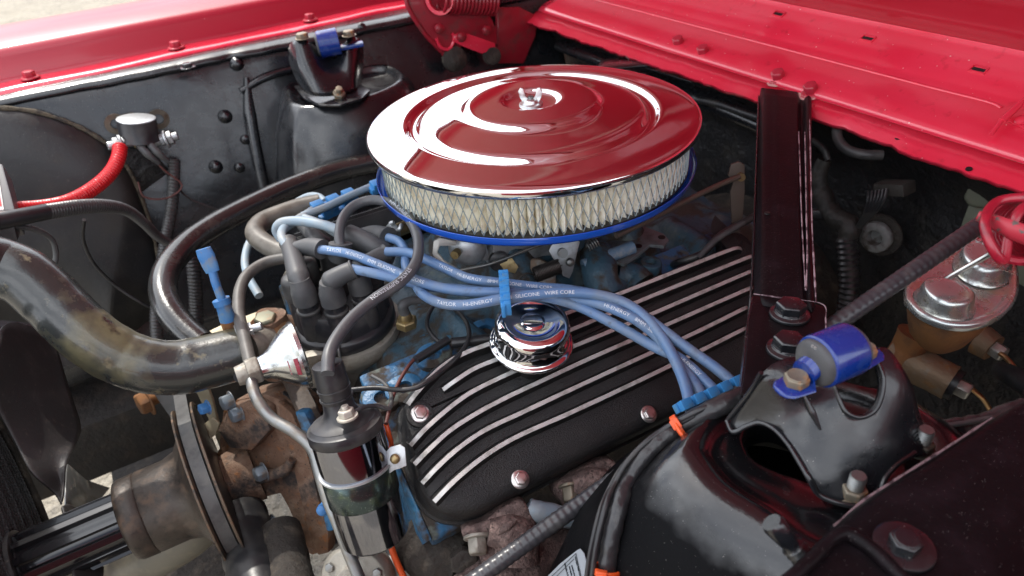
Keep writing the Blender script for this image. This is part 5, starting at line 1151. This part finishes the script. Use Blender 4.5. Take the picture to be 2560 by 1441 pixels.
# ================================================================== export brace
T = thing('brace_bar', 'dark maroon-black brace running from the red cowl down to the near tower', 'brace', X(1965, 240, .31))
stn = [(226, [1899, 1907, 1933, 1940, 1984, 1992, 1998, 2004, 2014, 2022, 2030]), (300, [1897, 1905, 1934, 1941, 1986, 1993, 1999, 2005, 2014, 2021, 2028]), (480, [1891, 1901, 1934, 1941, 1990, 1996, 2002, 2007, 2013, 2020, 2028]), (600, [1887, 1900, 1934, 1942, 1996, 2001, 2006, 2010, 2015, 2024, 2033]), (700, [1884, 1900, 1934, 1942, 2002, 2006, 2009, 2012, 2016, 2026, 2036]), (770, [1882, 1900, 1934, 1942, 2006, 2009, 2011, 2014, 2018, 2028, 2040])]
rows = []
for (py, xs) in stn:
    q = (py - 226) / 544; z0 = -.034 - .016 * q; fade = 1 if py < 740 else 0
    dz = [-.012, 0, 0, .0022 * fade, .0, .001, -.004 * fade, -.006 * fade, -.002, .0015, -.002]
    # the bead
    rows.append([Z(x, py + (x - 1960) * .12, z0 + d) for x, d in zip(xs, dz)] )
part('channel', grid(rows), maroon, T, sub=2, thick=.002)
wem = mk('worn_pale_paint_edge', (.33, .25, .27), .5, lay=[(120, (.06, .03, .04), .46, .56), (300, (.5, .44, .46), .6, .7)])
part('worn_edge', tube([Z(x, y, z) for x, y, z in [(1997, 330, -.0345), (2000, 420, -.036), (2004, 540, -.0385), (2009, 640, -.042), (2014, 725, -.0455)]], .00055, 6, wob=.9), wem, T)
part('worn_edge', tube([Z(x, y, z) for x, y, z in [(2012, 330, -.0345), (2014, 420, -.036), (2016, 540, -.0385), (2018, 640, -.042), (2015, 725, -.0455)]], .0006, 6, wob=.9), wem, T)
part('worn_edge', tube([Z(x, y, z) for x, y, z in [(2024, 300, -.0335), (2027, 420, -.035), (2030, 560, -.038), (2036, 680, -.042), (2040, 756, -.046)]], .0006, 6, wob=.9), wem, T)
part('worn_edge', tube([Z(x, y, z) for x, y, z in [(1884, 735, -.0475), (1960, 746, -.0475), (2058, 762, -.0475), (2064, 800, -.048), (2064, 880, -.048)]], .0004, 6, wob=.9), wem, T)
part('side_flange', grid([[Z(x0, py + (x0 - 1960) * .12, z0), Z(x0 - 2, py + (x0 - 1960) * .12, z0 - .015)] for x0, py, z0 in [(1899, 226, -.046), (1897, 300, -.047), (1891, 480, -.053), (1887, 600, -.058), (1884, 700, -.06), (1862, 960, -.066)]]), black, T, thick=.0015)
pbz = PL(Z(1960, 850, -.0485), (.04, .05, 1))
part('end_plate', plate([(1884, 737), (1920, 741), (2058, 763), (2064, 775), (2064, 900), (2050, 960), (2000, 990), (1880, 996), (1853, 982), (1864, 900), (1872, 800)], pbz, .0035), maroon, T, bev=.0012)
part('side_skirt', prism([Z(*p, -.052) for p in [(1884, 740), (1878, 742), (1868, 800), (1850, 985), (1856, 986)]], (0, 0, -.03)), black, T, bev=.001)
for px, py in [(1973, 790), (1969, 878)]:
    c = pbz(px, py) + V((0, 0, .0005)); nn_ = V((.04, .05, 1))
    part('bolt', lathe([(.0145, 0), (.0142, .0022), (.0110, .0032), (.0105, .0048)], c, nn_, 36) + hexa(c + V((0, 0, .003)), nn_, .0108, .0085, (.3, 1, 0)) + lathe([(.0082, 0), (.0078, -.0008), (0, -.0009)], c + V((0, 0, .0118)), nn_, 24), black, T, bev=.0008)
part('hole', lathe([(.0026, 0), (.0024, .0010), (0, .0010)], Z(1918, 534, -.0425), (0, 0, 1), 14), dark, T)
single('brace_bar', grid([[Z(x, py, -.055), Z(x + 4, py - 10, -.052), Z(x + 8, py - 20, -.055), Z(x + 10, py - 28, -.06)] for x, py in [(1490, 178), (1560, 168), (1640, 162), (1720, 165), (1800, 186)]]), black, 'end of the other brace showing between air cleaner and cowl', 'brace', sub=2, thick=.003)
single('cowl_gusset', plate([(1600, 140), (1790, 150), (1800, 190), (1730, 205), (1600, 165)], PL((.30, 0, -.058), (0, 0, 1)), .002), black, 'black gusset plate under the red cowl lip behind the air cleaner', 'bracket', bev=.0006)

# ================================================================== master cylinder
mz = -.095
mpl = PL((.2, -.38, mz), (-.10, -.06, 1))
T = thing('master_cylinder', 'rusty brake master cylinder with bright double domed lid and wire bail', 'master cylinder', mpl(2400, 740) + V((0, 0, -.08)))
out_px = [(2266, 745), (2268, 712), (2300, 672), (2350, 640), (2405, 612), (2455, 600), (2505, 612), (2538, 650), (2546, 700), (2538, 745), (2505, 782), (2455, 806), (2405, 812), (2350, 803), (2298, 778)]
OM = resample(smooth([mpl(*p) for p in out_px] + [mpl(*out_px[0])], 6), .004)[:-1]
oc = sum(OM, V()) / len(OM); mn = mpl.n
def oring(k, h): return [p + (p - oc).normalized() * k + mn * h for p in OM]
g_ = grid([oring(-.003, -.0075), oring(.0005, -.0075), oring(.0012, -.005), oring(.0010, -.002), oring(-.001, -.0002), oring(-.004, .0004), oring(-.007, -.0012), oring(-.010, -.0012)], True)
n0 = 7 * len(OM); g_.f.append(tuple(n0 + i for i in range(len(OM))))
lidm = mk('yellowed_zinc_lid', (.58, .61, .60), .27, .8, lay=[(25, (.60, .55, .38), .5, .7, .28), (120, (.38, .36, .30), .60, .75, .4)], bump=[(60, .15, .002)])
ld = part('lid', g_, lidm, T)
def dome(cx, cy, rx, ry, rot, hgt, flatk):
    c = mpl(cx, cy); rows = []
    ex = (mpl(cx + rx * cos(rot), cy + rx * sin(rot)) - c); ey = (mpl(cx - ry * sin(rot), cy + ry * cos(rot)) - c)
    for k, h in [(1.06, 0), (1.0, .0015), (.94, .006), (.90, hgt * .7), (.84, hgt * .93), (.72, hgt), (.4, hgt * 1.02), (.02, hgt * 1.0)]:
        rows.append([c + (ex * cos(t) + ey * sin(t) * (1 if sin(t) > 0 or not flatk else .62)) * k + mn * h for t in [2 * pi * i / 48 for i in range(48)]])
    return grid(rows, True)
part('dome', dome(2362, 752, 78, 44, .30, .015, True), lidm, T)
dm = part('dome', dome(2456, 668, 74, 48, .25, .017, False), lidm, T)
part('emboss_letters', wraptext('USE', .0085, mpl(2420, 640) + mn * .0176, (.2, -1, 0), (1, .2, 0.1)), lidm, dm)
part('emboss_letters', wraptext('BRAKE FLUID', .0052, mpl(2425, 690) + mn * .0176, (.1, -1, 0), (1, .1, 0.1)), lidm, dm)
g_ = grid([oring(-.004, -.008), oring(-.004, -.014), oring(-.009, -.03), oring(-.016, -.048), oring(-.026, -.06)], True)
n0 = 4 * len(OM); g_.f.append(tuple(n0 + i for i in range(len(OM))))
part('reservoir', g_, rusto, T)
rustmc = mk('brown_pitted_iron', (.24, .165, .10), .5, .4, lay=[(50, (.30, .15, .05), .52, .68, .8), (120, (.24, .20, .15), .55, .7)], bump=[(300, .5, .001)])
b0, b1 = D(2225, 880, .725), D(2378, 958, .690)
part('bore', tube([b0, b0.lerp(b1, .5), b1], [.021, .019, .0185], 32, wob=.05), rustmc, T)
part('web', tube([D(2290, 835, .70), D(2265, 875, .71), D(2235, 910, .715)], [.018, .016, .014], 18, wob=.1), rusto, T)
part('boss', tube([D(2450, 850, .69), D(2484, 872, .68)], [.016, .014], 24), rustmc, T)
bd = (b1 - b0).normalized()
part('seal', cyl(b1, b1 + bd * .006, .0165, 28), rubber, T)
nt1 = part('tube_nut', hexa(b1 + bd * .004, bd, .0095, .014), mk('light_tube_nut', (.42, .42, .38), .4, .7), T, bev=.0008)
bd2 = (D(2484, 872, .68) - D(2450, 850, .69)).normalized()
part('tube_nut', hexa(D(2482, 870, .678), bd2, .0085, .012), MT['light_tube_nut'], T, bev=.0008)
part('wire_bail', tube([D(2545, 600, .545), D(2479, 634, .570), D(2354, 706, .600), D(2322, 732, .612), D(2309, 768, .622), D(2313, 790, .625), D(2342, 808, .622), D(2374, 826, .618), D(2372, 838, .618), D(2346, 834, .622), D(2290, 815, .632)], .0025, 10, sm=8), mk('bail_wire', (.55, .54, .51), .25, 1), T)
hose('brake_line', [b1 + bd * .016, D(2420, 968, .68), D(2450, 990, .68), D(2472, 1020, .69), D(2490, 1060, .70)], .0026, copper, 'copper coloured brake line curving down from the master cylinder front port', 'brake line', n=10)
hose('brake_line', [D(2488, 877, .675), D(2515, 895, .66), D(2540, 925, .65), D(2570, 965, .64), D(2600, 1010, .63)], .0026, copper, 'copper coloured brake line leaving the picture at the right edge', 'brake line', n=10)
T = thing('brake_booster', 'olive grey painted housing behind the red spring at the right', 'housing', X(2480, 520, .34))
bp_ = PL((.315, 0, 0), (-1, -.25, .1))
part('housing', plate([(2405, 498), (2428, 446), (2450, 434), (2500, 436), (2680, 470), (2680, 540), (2500, 530), (2420, 518)], bp_, .04), booster, T, bev=.005, seg=3)
part('lower_panel', plate([(2420, 512), (2680, 530), (2680, 720), (2560, 720), (2440, 640), (2392, 590)], PL((.322, 0, 0), (-1, -.25, .1)), .02), booster, T, bev=.003)

# ================================================================== near hood hinge spring
T = thing('hinge_spring_unit', 'red coil spring of the near hood hinge at the right edge', 'hood hinge', D(2560, 600, .46))
sa, sb = D(2556, 572, .425), D(2700, 590, .56)
crim = mk('crimson_spring_paint', (.36, .012, .03), .35, 0, .4, lay=[(90, (.16, .01, .02), .5, .7)])
part('coil_spring', coil(sa, sb, .0205, .0027, 22, 20), crim, T)
sx_ = (sb - sa).normalized(); _, q1, q2 = frame(sx_)
part('spring_hook', tube([sa + q1 * .0205, sa - sx_ * .004 + q1 * .012 - q2 * .017, D(2462, 560, .418), D(2480, 620, .415), D(2508, 652, .418), D(2520, 600, .42), D(2548, 530, .42), D(2620, 490, .43)], .0030, 12), crim, T)
part('bracket_bar', tube([D(2445, 540, .43), D(2478, 553, .425), D(2530, 575, .415), D(2620, 610, .41)], [.0022, .0030, .0038, .004], 10, flat=1.6), mk('chipped_red', (.45, .03, .05), .45, lay=[(160, (.10, .09, .08), .54, .6)]), T)
# far hood hinge
T = thing('hinge_spring_unit', 'red far hood hinge with spring and stamped plates behind the air cleaner', 'hood hinge', Y(1130, 120, .5))
h1_ = PL((0, .50, 0), (0, -1, .1)); h2_ = PL((0, .525, 0), (0, -1, .1))
redk = mk('dull_red_hinge', (.30, .012, .025), .38, 0, .4, lay=[(30, (.10, .04, .035), .5, .7, .6)])
part('hinge_plate', plate([(1012, -30), (1018, 10), (1060, 80), (1100, 128), (1112, 150), (1140, 148), (1150, 120), (1180, 100), (1225, 105), (1242, 112), (1240, 70), (1225, 40), (1250, -30)], h1_, .004), redk, T, bev=.001)
part('edge_lip', tube([h1_(*p) for p in [(1013, -30), (1018, 12), (1060, 82), (1102, 128)]], .004, 8), redk, T)
part('edge_lip', tube([h1_(*p) + V((0, -.004, 0)) for p in [(1088, 95), (1100, 118), (1117, 123), (1128, 112), (1132, 92), (1128, 82)]], .0032, 8), red, T)
part('link_arm', plate([(1135, 88), (1150, 80), (1180, 88), (1238, 108), (1240, 122), (1205, 135), (1160, 118), (1132, 104)], PL((0, .492, 0), (0, -1, .1)), .004), red, T, bev=.0015)
for px, py in [(1154, 92), (1216, 76), (1099, 72)]:
    part('rivet', lathe([(.009, 0), (.008, .003), (.004, .0045), (0, .005)], PL((0, .490, 0), (0, -1, .1))(px, py), (0, -1, .1), 20), redk, T)
part('pillar', plate([(1243, 20), (1300, 18), (1345, 40), (1340, 90), (1310, 160), (1245, 160)], h2_, .01), redk, T, bev=.004)
part('lower_boss', lathe([(.022, 0), (.021, .008), (.010, .014), (0, .016)], h1_(1135, 148), (-.1, -1, .2), 24), dust, T)
part('lower_boss', lathe([(.016, 0), (.015, .01), (0, .012)], h1_(1228, 140), (-.1, -1, .2), 24), dust, T)
part('coil_spring', coil(Y(1100, -2, .485), Y(1236, 4, .485), .0215, .0030, 15, 18), redk, T)
part('spring_eye', lathe([(.0185, -.004), (.0245, -.004), (.0245, .004), (.0185, .004)], Y(1100, -2, .480), (-.75, -.7, .1), 32, closed=True), red, T)

# ================================================================== near side harness, rod, exhaust
hn = lambda L_, l, zs_: [hit(px, py, l, z) for (px, py), z in zip(L_, zs_)]
lm = [(2000, 940), (1872, 985), (1785, 1023), (1698, 1069), (1645, 1107), (1600, 1156), (1572, 1204), (1552, 1253), (1538, 1305), (1527, 1357), (1517, 1427), (1508, 1510)]
lz = [-.090, -.086, -.080, -.080, -.086, -.094, -.104, -.116, -.128, -.14, -.155, -.17]
LM = [Z(px, py, z) for (px, py), z in zip(lm, lz)]
lm0 = lambda L_: [h if (h := Z(px, py, z)) is not None else 0 for (px, py), z in zip(L_, lz)]
pts_ = []
for (px, py), z in zip(lm, lz):
    d = ray(px, py).normalized(); h = TB.ray_cast(CAM, d); q = Z(px, py, z)
    if h[0] is not None and (h[0] - CAM).length < (q - CAM).length + .006: q = h[0] - d * .007
    pts_.append(q)
T = thing('taped_harness', 'black tape wrapped wiring harness running down the near shock tower wall', 'wiring harness', pts_[6])
part('wrap', tube(pts_, [.0065, .0062, .006, .0066, .0070, .0066, .0062, .0060, .0060, .0060, .0062, .0062], 16, sm=10, rib=(.011, .0005), wob=.06), mk('black_vinyl_tape', (.022, .022, .024), .28, 0, 0, lay=[(60, (.05, .05, .05), .5, .7)], bump=[(200, .5, .001)]), T)
part('loose_wire', tube([p + V((-.009, .003, .002)) for p in pts_[1:]], .0020, 8, sm=10), rubber, T)
part('loose_wire', tube([p + V((-.013, .004, -.002)) for p in pts_[2:]], .0016, 8, sm=10), rubber, T)
for k, f_ in ((3, 0), (10, 1)):
    c = pts_[k]; ax = (pts_[k + 1] - pts_[k - 1]).normalized(); a_, b_, c_ = frame(ax, (CAM - c))
    T2 = thing('cable_tie', 'bright orange cable tie round the black harness at the tower top' if f_ == 0 else 'orange cable tie round the harness at the bottom edge of the photo', 'cable tie', c, 'orange cable ties')
    part('loop', lathe([(.0075, -.0022), (.0092, -.0022), (.0092, .0022), (.0075, .0022)], c, ax, 24, closed=True), clipo, T2, bev=.0004)
    part('lock_head', box(c + b_ * .0088 + c_ * .003, (.006, .007, .005), ax, b_), clipo, T2, bev=.0008)
    part('loose_tail', tube([c + b_ * .010 + c_ * .004, c + b_ * .013 - c_ * .004, c + b_ * .008 - c_ * .012], .0014, 8), clipo, T2)
rod = [(2476, 545, -.03), (2280, 679, -.05), (2090, 810, -.075), (1820, 1000, -.13), (1550, 1190, -.18), (1370, 1318, -.20), (1160, 1470, -.22)]
hose('spiral_wrapped_tube', [Z(*p) for p in rod], .0072, mk('satin_grey_black_tube', (.045, .045, .050), .3, 0, 0, lay=[(60, (.08, .08, .08), .5, .7)]), 'long straight spiral ribbed black tube crossing from the red spring to the lower edge', 'tube', n=20, rib=(.0060, .0005))
ep = PL(D(1260, 1340, .60), (-.25, -.80, .62))
T = thing('exhaust_manifold', 'brown rusty exhaust manifold below the valve cover', 'exhaust manifold', D(1300, 1400, .62))
f1p = [(1210, 1306), (1252, 1274), (1287, 1257), (1311, 1253), (1323, 1274), (1346, 1316), (1344, 1336), (1306, 1353), (1301, 1381), (1240, 1425), (1222, 1445), (1200, 1400), (1189, 1374), (1160, 1350), (1151, 1330), (1168, 1318), (1194, 1312)]
part('port_flange', plate(f1p, ep, .03), rustm, T, bev=.006, seg=3)
part('port_swell', tube([ep(1220, 1330) + ep.n * .0, ep(1262, 1335), ep(1290, 1350), ep(1290, 1400)], [.010, .018, .020, .022], 20, wob=.15), rustm, T)
part('cast_rib', tube([ep(1240, 1325) + ep.n * .012, ep(1262, 1305) + ep.n * .014, ep(1285, 1290) + ep.n * .012], [.002, .004, .002], 10), rustm, T)
ep2 = PL(D(1450, 1230, .64), (-.25, -.80, .62))
f2p = [(1382, 1222), (1400, 1205), (1440, 1180), (1500, 1152), (1532, 1148), (1548, 1165), (1570, 1200), (1540, 1260), (1480, 1300), (1440, 1318), (1425, 1290), (1405, 1262), (1388, 1245)]
part('port_flange', plate(f2p, ep2, .03), rustm, T, bev=.006, seg=3)
part('port_swell', tube([ep2(1430, 1215), ep2(1480, 1210), ep2(1510, 1230), ep2(1500, 1290)], [.010, .016, .018, .020], 20, wob=.15), rustm, T)
part('log', tube([D(1180, 1520, .60), D(1270, 1440, .62), D(1380, 1370, .65), D(1480, 1310, .68), D(1600, 1240, .72)], .030, 24, wob=.1), rustm, T)
for pl_, px, py, mm_ in [(ep, 1190, 1366, alum), (ep2, 1424, 1238, rustyb)]:
    c = pl_(px, py); ax_ = V((-.35, -.75, -.35))
    part('bolt', lathe([(.0125, 0), (.0122, .003)], c + V((.005, .006, .004)), ax_, 28) + hexa(c + V((.004, .005, .003)), ax_, .0092, .014), mm_, T, bev=.001)
for a in [[(1318, 1268, .615), (1340, 1280, .615), (1380, 1288, .62), (1440, 1300, .63)], ]:
    single('plug_boot', tube([D(*p) for p in a], [.0085, .0105, .0105, .0080], 20), wirebd, 'pale blue spark plug boot between the two manifold flanges', 'boot')
hose('plug_wire', [D(1380, 1275, .63), D(1440, 1285, .635), D(1500, 1278, .64), D(1540, 1262, .65)], .0045, wireb, 'short length of blue plug wire below the long black tube', 'spark plug wire')
T = thing('block_boss', 'greasy round casting and bolt head at the bottom beside the manifold', 'casting', D(1150, 1400, .62))
part('casting', tube([D(1040, 1330, .66), D(1090, 1370, .65), D(1160, 1400, .64)], [.03, .034, .022], 20, wob=.2), dust, T)
part('bolt', hexa(D(1160, 1396, .612), (-.3, -.8, .3), .0135, .008), dust, T, bev=.001)
T = thing('fuel_pump', 'grey finned alloy cover at the bottom edge under the ignition coil', 'pump', D(890, 1450, .62))
fa_ = V((-.5, -.6, .5)); fc_ = D(892, 1452, .62)
part('cover', lathe([(.034, -.01), (.034, 0), (.031, .006), (.020, .008), (.016, .012), (0, .012)], fc_, fa_, 36), alum, T, bev=.001)
for a in range(6):
    _, u1, u2 = frame(fa_); d_ = u1 * cos(a * pi / 3) + u2 * sin(a * pi / 3)
    part('screw', hexa(fc_ + d_ * .026 + fa_.normalized() * .006, fa_, .0045, .004), steel, T, bev=.0004)
hose('dark_hose', [D(1000, 1350, .68), D(985, 1400, .66), D(1020, 1470, .64)], .02, rubber, 'black hose end in the shadow below the coil', 'hose', wob=.05)
for k_, (pa, pb_, rr, mm_, lb) in enumerate([((600, 1290, .74), (660, 1500, .66), .028, rubber, 'smooth black rubber hose behind the pulley at the bottom'), ((700, 1330, .72), (740, 1520, .64), .022, dust, 'greasy dark casting under the rusty pump')]):
    hose('lower_casting' if k_ else 'lower_hose', [D(*pa), D((pa[0] + pb_[0]) / 2, (pa[1] + pb_[1]) / 2, (pa[2] + pb_[2]) / 2), D(*pb_)], rr, mm_, lb, 'casting' if k_ else 'hose', wob=.1)
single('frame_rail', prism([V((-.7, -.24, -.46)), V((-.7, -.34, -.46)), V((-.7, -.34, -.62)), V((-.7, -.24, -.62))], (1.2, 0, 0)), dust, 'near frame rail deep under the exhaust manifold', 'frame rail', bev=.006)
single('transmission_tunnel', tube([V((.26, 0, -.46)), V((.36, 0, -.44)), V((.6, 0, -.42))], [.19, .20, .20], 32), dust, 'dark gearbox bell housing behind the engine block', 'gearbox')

# sticker
sp = [(1462, 1372), (1382, 1446), (1380, 1475), (1490, 1475)]
h0_ = hit(1438, 1420, .001, -.2); hA = hit(1420, 1425, .001, -.2); hB = hit(1452, 1425, .001, -.2); hC_ = hit(1440, 1400, .001, -.2)
sn = (hB - hA).cross(hC_ - hA).normalized()
if sn.dot(CAM - hA) < 0: sn = -sn
spl = PL(h0_ + sn * .0018, sn)
T = thing('information_sticker', 'torn silver sticker with refuelling instructions on the near tower wall', 'sticker', spl(1440, 1420))
lb_ = part('sheet', plate([(1440, 1378), (1450, 1372), (1460, 1384), (1474, 1441), (1482, 1500), (1370, 1500), (1362, 1448), (1400, 1410)], spl, .0005), stick, T)
ink = mk('dark_ink', (.02, .025, .03), .5)
def slab(p, q, w_): 
    a, b = spl(*p) + sn * .0004, spl(*q) + sn * .0004; d_ = (b - a).normalized(); s_ = d_.cross(sn) * w_
    return G([a - s_, b - s_, b + s_, a + s_], [(0, 1, 2, 3)])
part('printed_border', gsum([slab((1441, 1384), (1378, 1444), .0003), slab((1441, 1384), (1462, 1480), .0003), slab((1436, 1398), (1388, 1446), .0003), slab((1380, 1440), (1392, 1500), .0003)]), ink, lb_)
xd = (spl(1462, 1450) - spl(1446, 1392)); yd = spl(1450, 1410) - spl(1400, 1420)
for txt, p, s_ in [('WHEN REFUELLING', (1438, 1394), .0026), ('CHECK OIL', (1430, 1415), .0018), ('ONCE A MONTH', (1412, 1410), .0026), ('ON LEVEL', (1424, 1418), .0018)]:
    part('printed_words', wraptext(txt, s_, spl(*p) + sn * .0005, xd, sn.cross(xd)), ink, lb_)

# ================================================================== right hand firewall clutter
xs_ = lambda L_: [X(px, py, x) for px, py, x in L_]
hose('wiring_harness', xs_([(2062, 400, .34), (2048, 440, .335), (2060, 500, .33), (2090, 545, .325), (2125, 565, .32), (2118, 600, .315)]), [.009, .010, .012, .013, .013, .012], mk('dirty_tape', (.018, .016, .014), .6, lay=[(50, (.04, .034, .028), .5, .7)], bump=[(100, .6, .003)]), 'dirty tape wrapped harness on the firewall right of the brace', 'wiring harness', rib=(.012, .0008), wob=.1)
hose('corrugated_conduit', xs_([(2116, 595, .315), (2122, 660, .31), (2124, 720, .305), (2116, 780, .30), (2105, 840, .29)]), .0125, rubber, 'wide black corrugated conduit hanging down the firewall', 'conduit', rib=(.0068, .0022), n=20)
hose('harness_branch', xs_([(1990, 545, .31), (2040, 535, .32), (2080, 540, .325)]), .007, rubber, 'dark cable branch passing behind the brace to the harness', 'cable')
hose('grey_hose', xs_([(2092, 320, .325), (2096, 350, .315), (2120, 376, .31), (2160, 387, .315), (2205, 388, .33)]), .0058, rubs, 'short curved grey hose just below the red cowl lip', 'hose')
hose('thin_cable', xs_([(2030, 350, .335), (2060, 375, .335), (2070, 400, .335)]), .004, rubs, 'thin cable loop right of the brace below the cowl', 'cable', n=8)
T = thing('fuse_connector', 'dusty brown connector block with a fan of black wires on the firewall', 'connector', X(2230, 470, .32))
part('block', box(X(2236, 470, .328), (.022, .036, .014), (-1, 0, 0), (.2, .35, 1)), mk('dusty_brown_plastic', (.022, .019, .016), .7, bump=[(150, .5, .001)]), T, bev=.002)
for k in range(6):
    part('lead', tube(xs_([(2172 + 9 * k, 480 - k * 1.5, .315), (2170 + 8 * k, 500, .308), (2160 + 5 * k, 535, .312), (2140 + 2 * k, 570, .318)]), .0017, 7), rubber, T)
hose('cable', [X(*p) for p in [(1600, 655, .12), (1660, 665, .14)]] + [Z(1700, 655, -.15), Z(1755, 635, -.14), Z(1800, 590, -.13), Z(1880, 545, -.12)], .0042, rubber, 'black cable sweeping along the rear end of the valve cover', 'cable', n=10)
hose('cable', [Z(1745, 645, -.142), Z(1790, 600, -.13), Z(1830, 575, -.125), Z(1885, 540, -.12)], .0035, rubg, 'grey cable twisted beside the black one near the brace', 'cable', n=10)
hose('fuel_hose', [X(*p) for p in [(1745, 250, .35), (1800, 262, .345), (1860, 283, .34), (1900, 296, .34)]], .0055, rubber, 'black hose lying on the firewall ledge left of the brace top', 'hose', rib=(.006, .0008))
T = thing('tower_harness', 'shiny tape wrapped bundle behind the near tower at right', 'wiring harness', Z(2380, 1080, -.09))
part('wrap', tube([Z(2290, 1085, -.085), Z(2330, 1078, -.085), Z(2400, 1070, -.088), Z(2470, 1055, -.09), Z(2560, 1020, -.09)], .0075, 14, rib=(.012, .0006), wob=.15), MT['black_vinyl_tape'], T)
part('stray_lead', tube([Z(2320, 1072, -.075), Z(2400, 1060, -.078), Z(2480, 1045, -.08)], .0018, 8), rubg, T)
hose('black_plug', [D(2500, 925, .62), D(2540, 945, .60), D(2585, 975, .58)], [.008, .0095, .0095], rubber, 'black ribbed plug connector at the right edge above the rail', 'connector', n=14)
# lower dark pieces behind the tower
0 and single('splash_panel', grid([[X(2350 + 30 * i, 880 + 20 * j, .16 - .01 * i) for j in range(9)] for i in range(9)]), dark, 'dark inner panel behind the master cylinder', 'body panel', thick=.002)
# cream brackets lit through the front
single('steel_bracket', plate([(480, 960), (512, 952), (530, 1000), (545, 1060), (560, 1110), (552, 1128), (530, 1070), (505, 1010)], PL(D(520, 1040, .80), (-.6, -.7, .3)), .004), cream, 'cream coloured bracket standing between hose and pump', 'bracket', bev=.0008)
single('steel_bracket', plate([(488, 1078), (530, 1045), (548, 1060), (540, 1085), (505, 1118), (494, 1100)], PL(D(520, 1080, .76), (-.4, -.7, .5)), .004), cream, 'small cream lever plate beside the orange flange', 'bracket', bev=.0008)
T = thing('hex_bolt', 'large orange rusty bolt under the radiator hose', 'bolt', D(378, 1000, .80))
c = D(372, 1002, .80)
part('head', hexa(c, (-1, -.3, .1), .014, .012) + lathe([(.018, 0), (.018, .002)], c, (-1, -.3, .1), 24), rusto, T, bev=.001)
part('shank', cyl(c, c + V((.05, .015, -.005)), .008, 14), rusto, T)

T = thing('hose_clamp', 'small steel spring clamp on the vacuum fitting under the air cleaner edge', 'clamp', Z(985, 575, -.09))
part('band', lathe([(.0075, -.003), (.0090, -.003), (.0090, .003), (.0075, .003)], Z(984, 578, -.092), (1, .2, .1), 24, closed=True), zinc, T)
part('ear', tube([Z(978, 575, -.088), Z(976, 560, -.082), Z(984, 556, -.080)], .0022, 8), zinc, T)
part('ear', tube([Z(990, 580, -.088), Z(1000, 572, -.082), Z(1004, 562, -.080)], .0022, 8), zinc, T)
hose('brass_pipe', [Z(990, 578, -.094), Z(1030, 562, -.096), Z(1080, 545, -.10)], .0075, brass, 'short brass pipe running under the air cleaner base', 'pipe')
hose('vacuum_fitting', [Z(905, 592, -.10), Z(950, 585, -.095), Z(990, 578, -.094)], .0062, steel, 'steel vacuum pipe between the boots and the clamp', 'pipe')
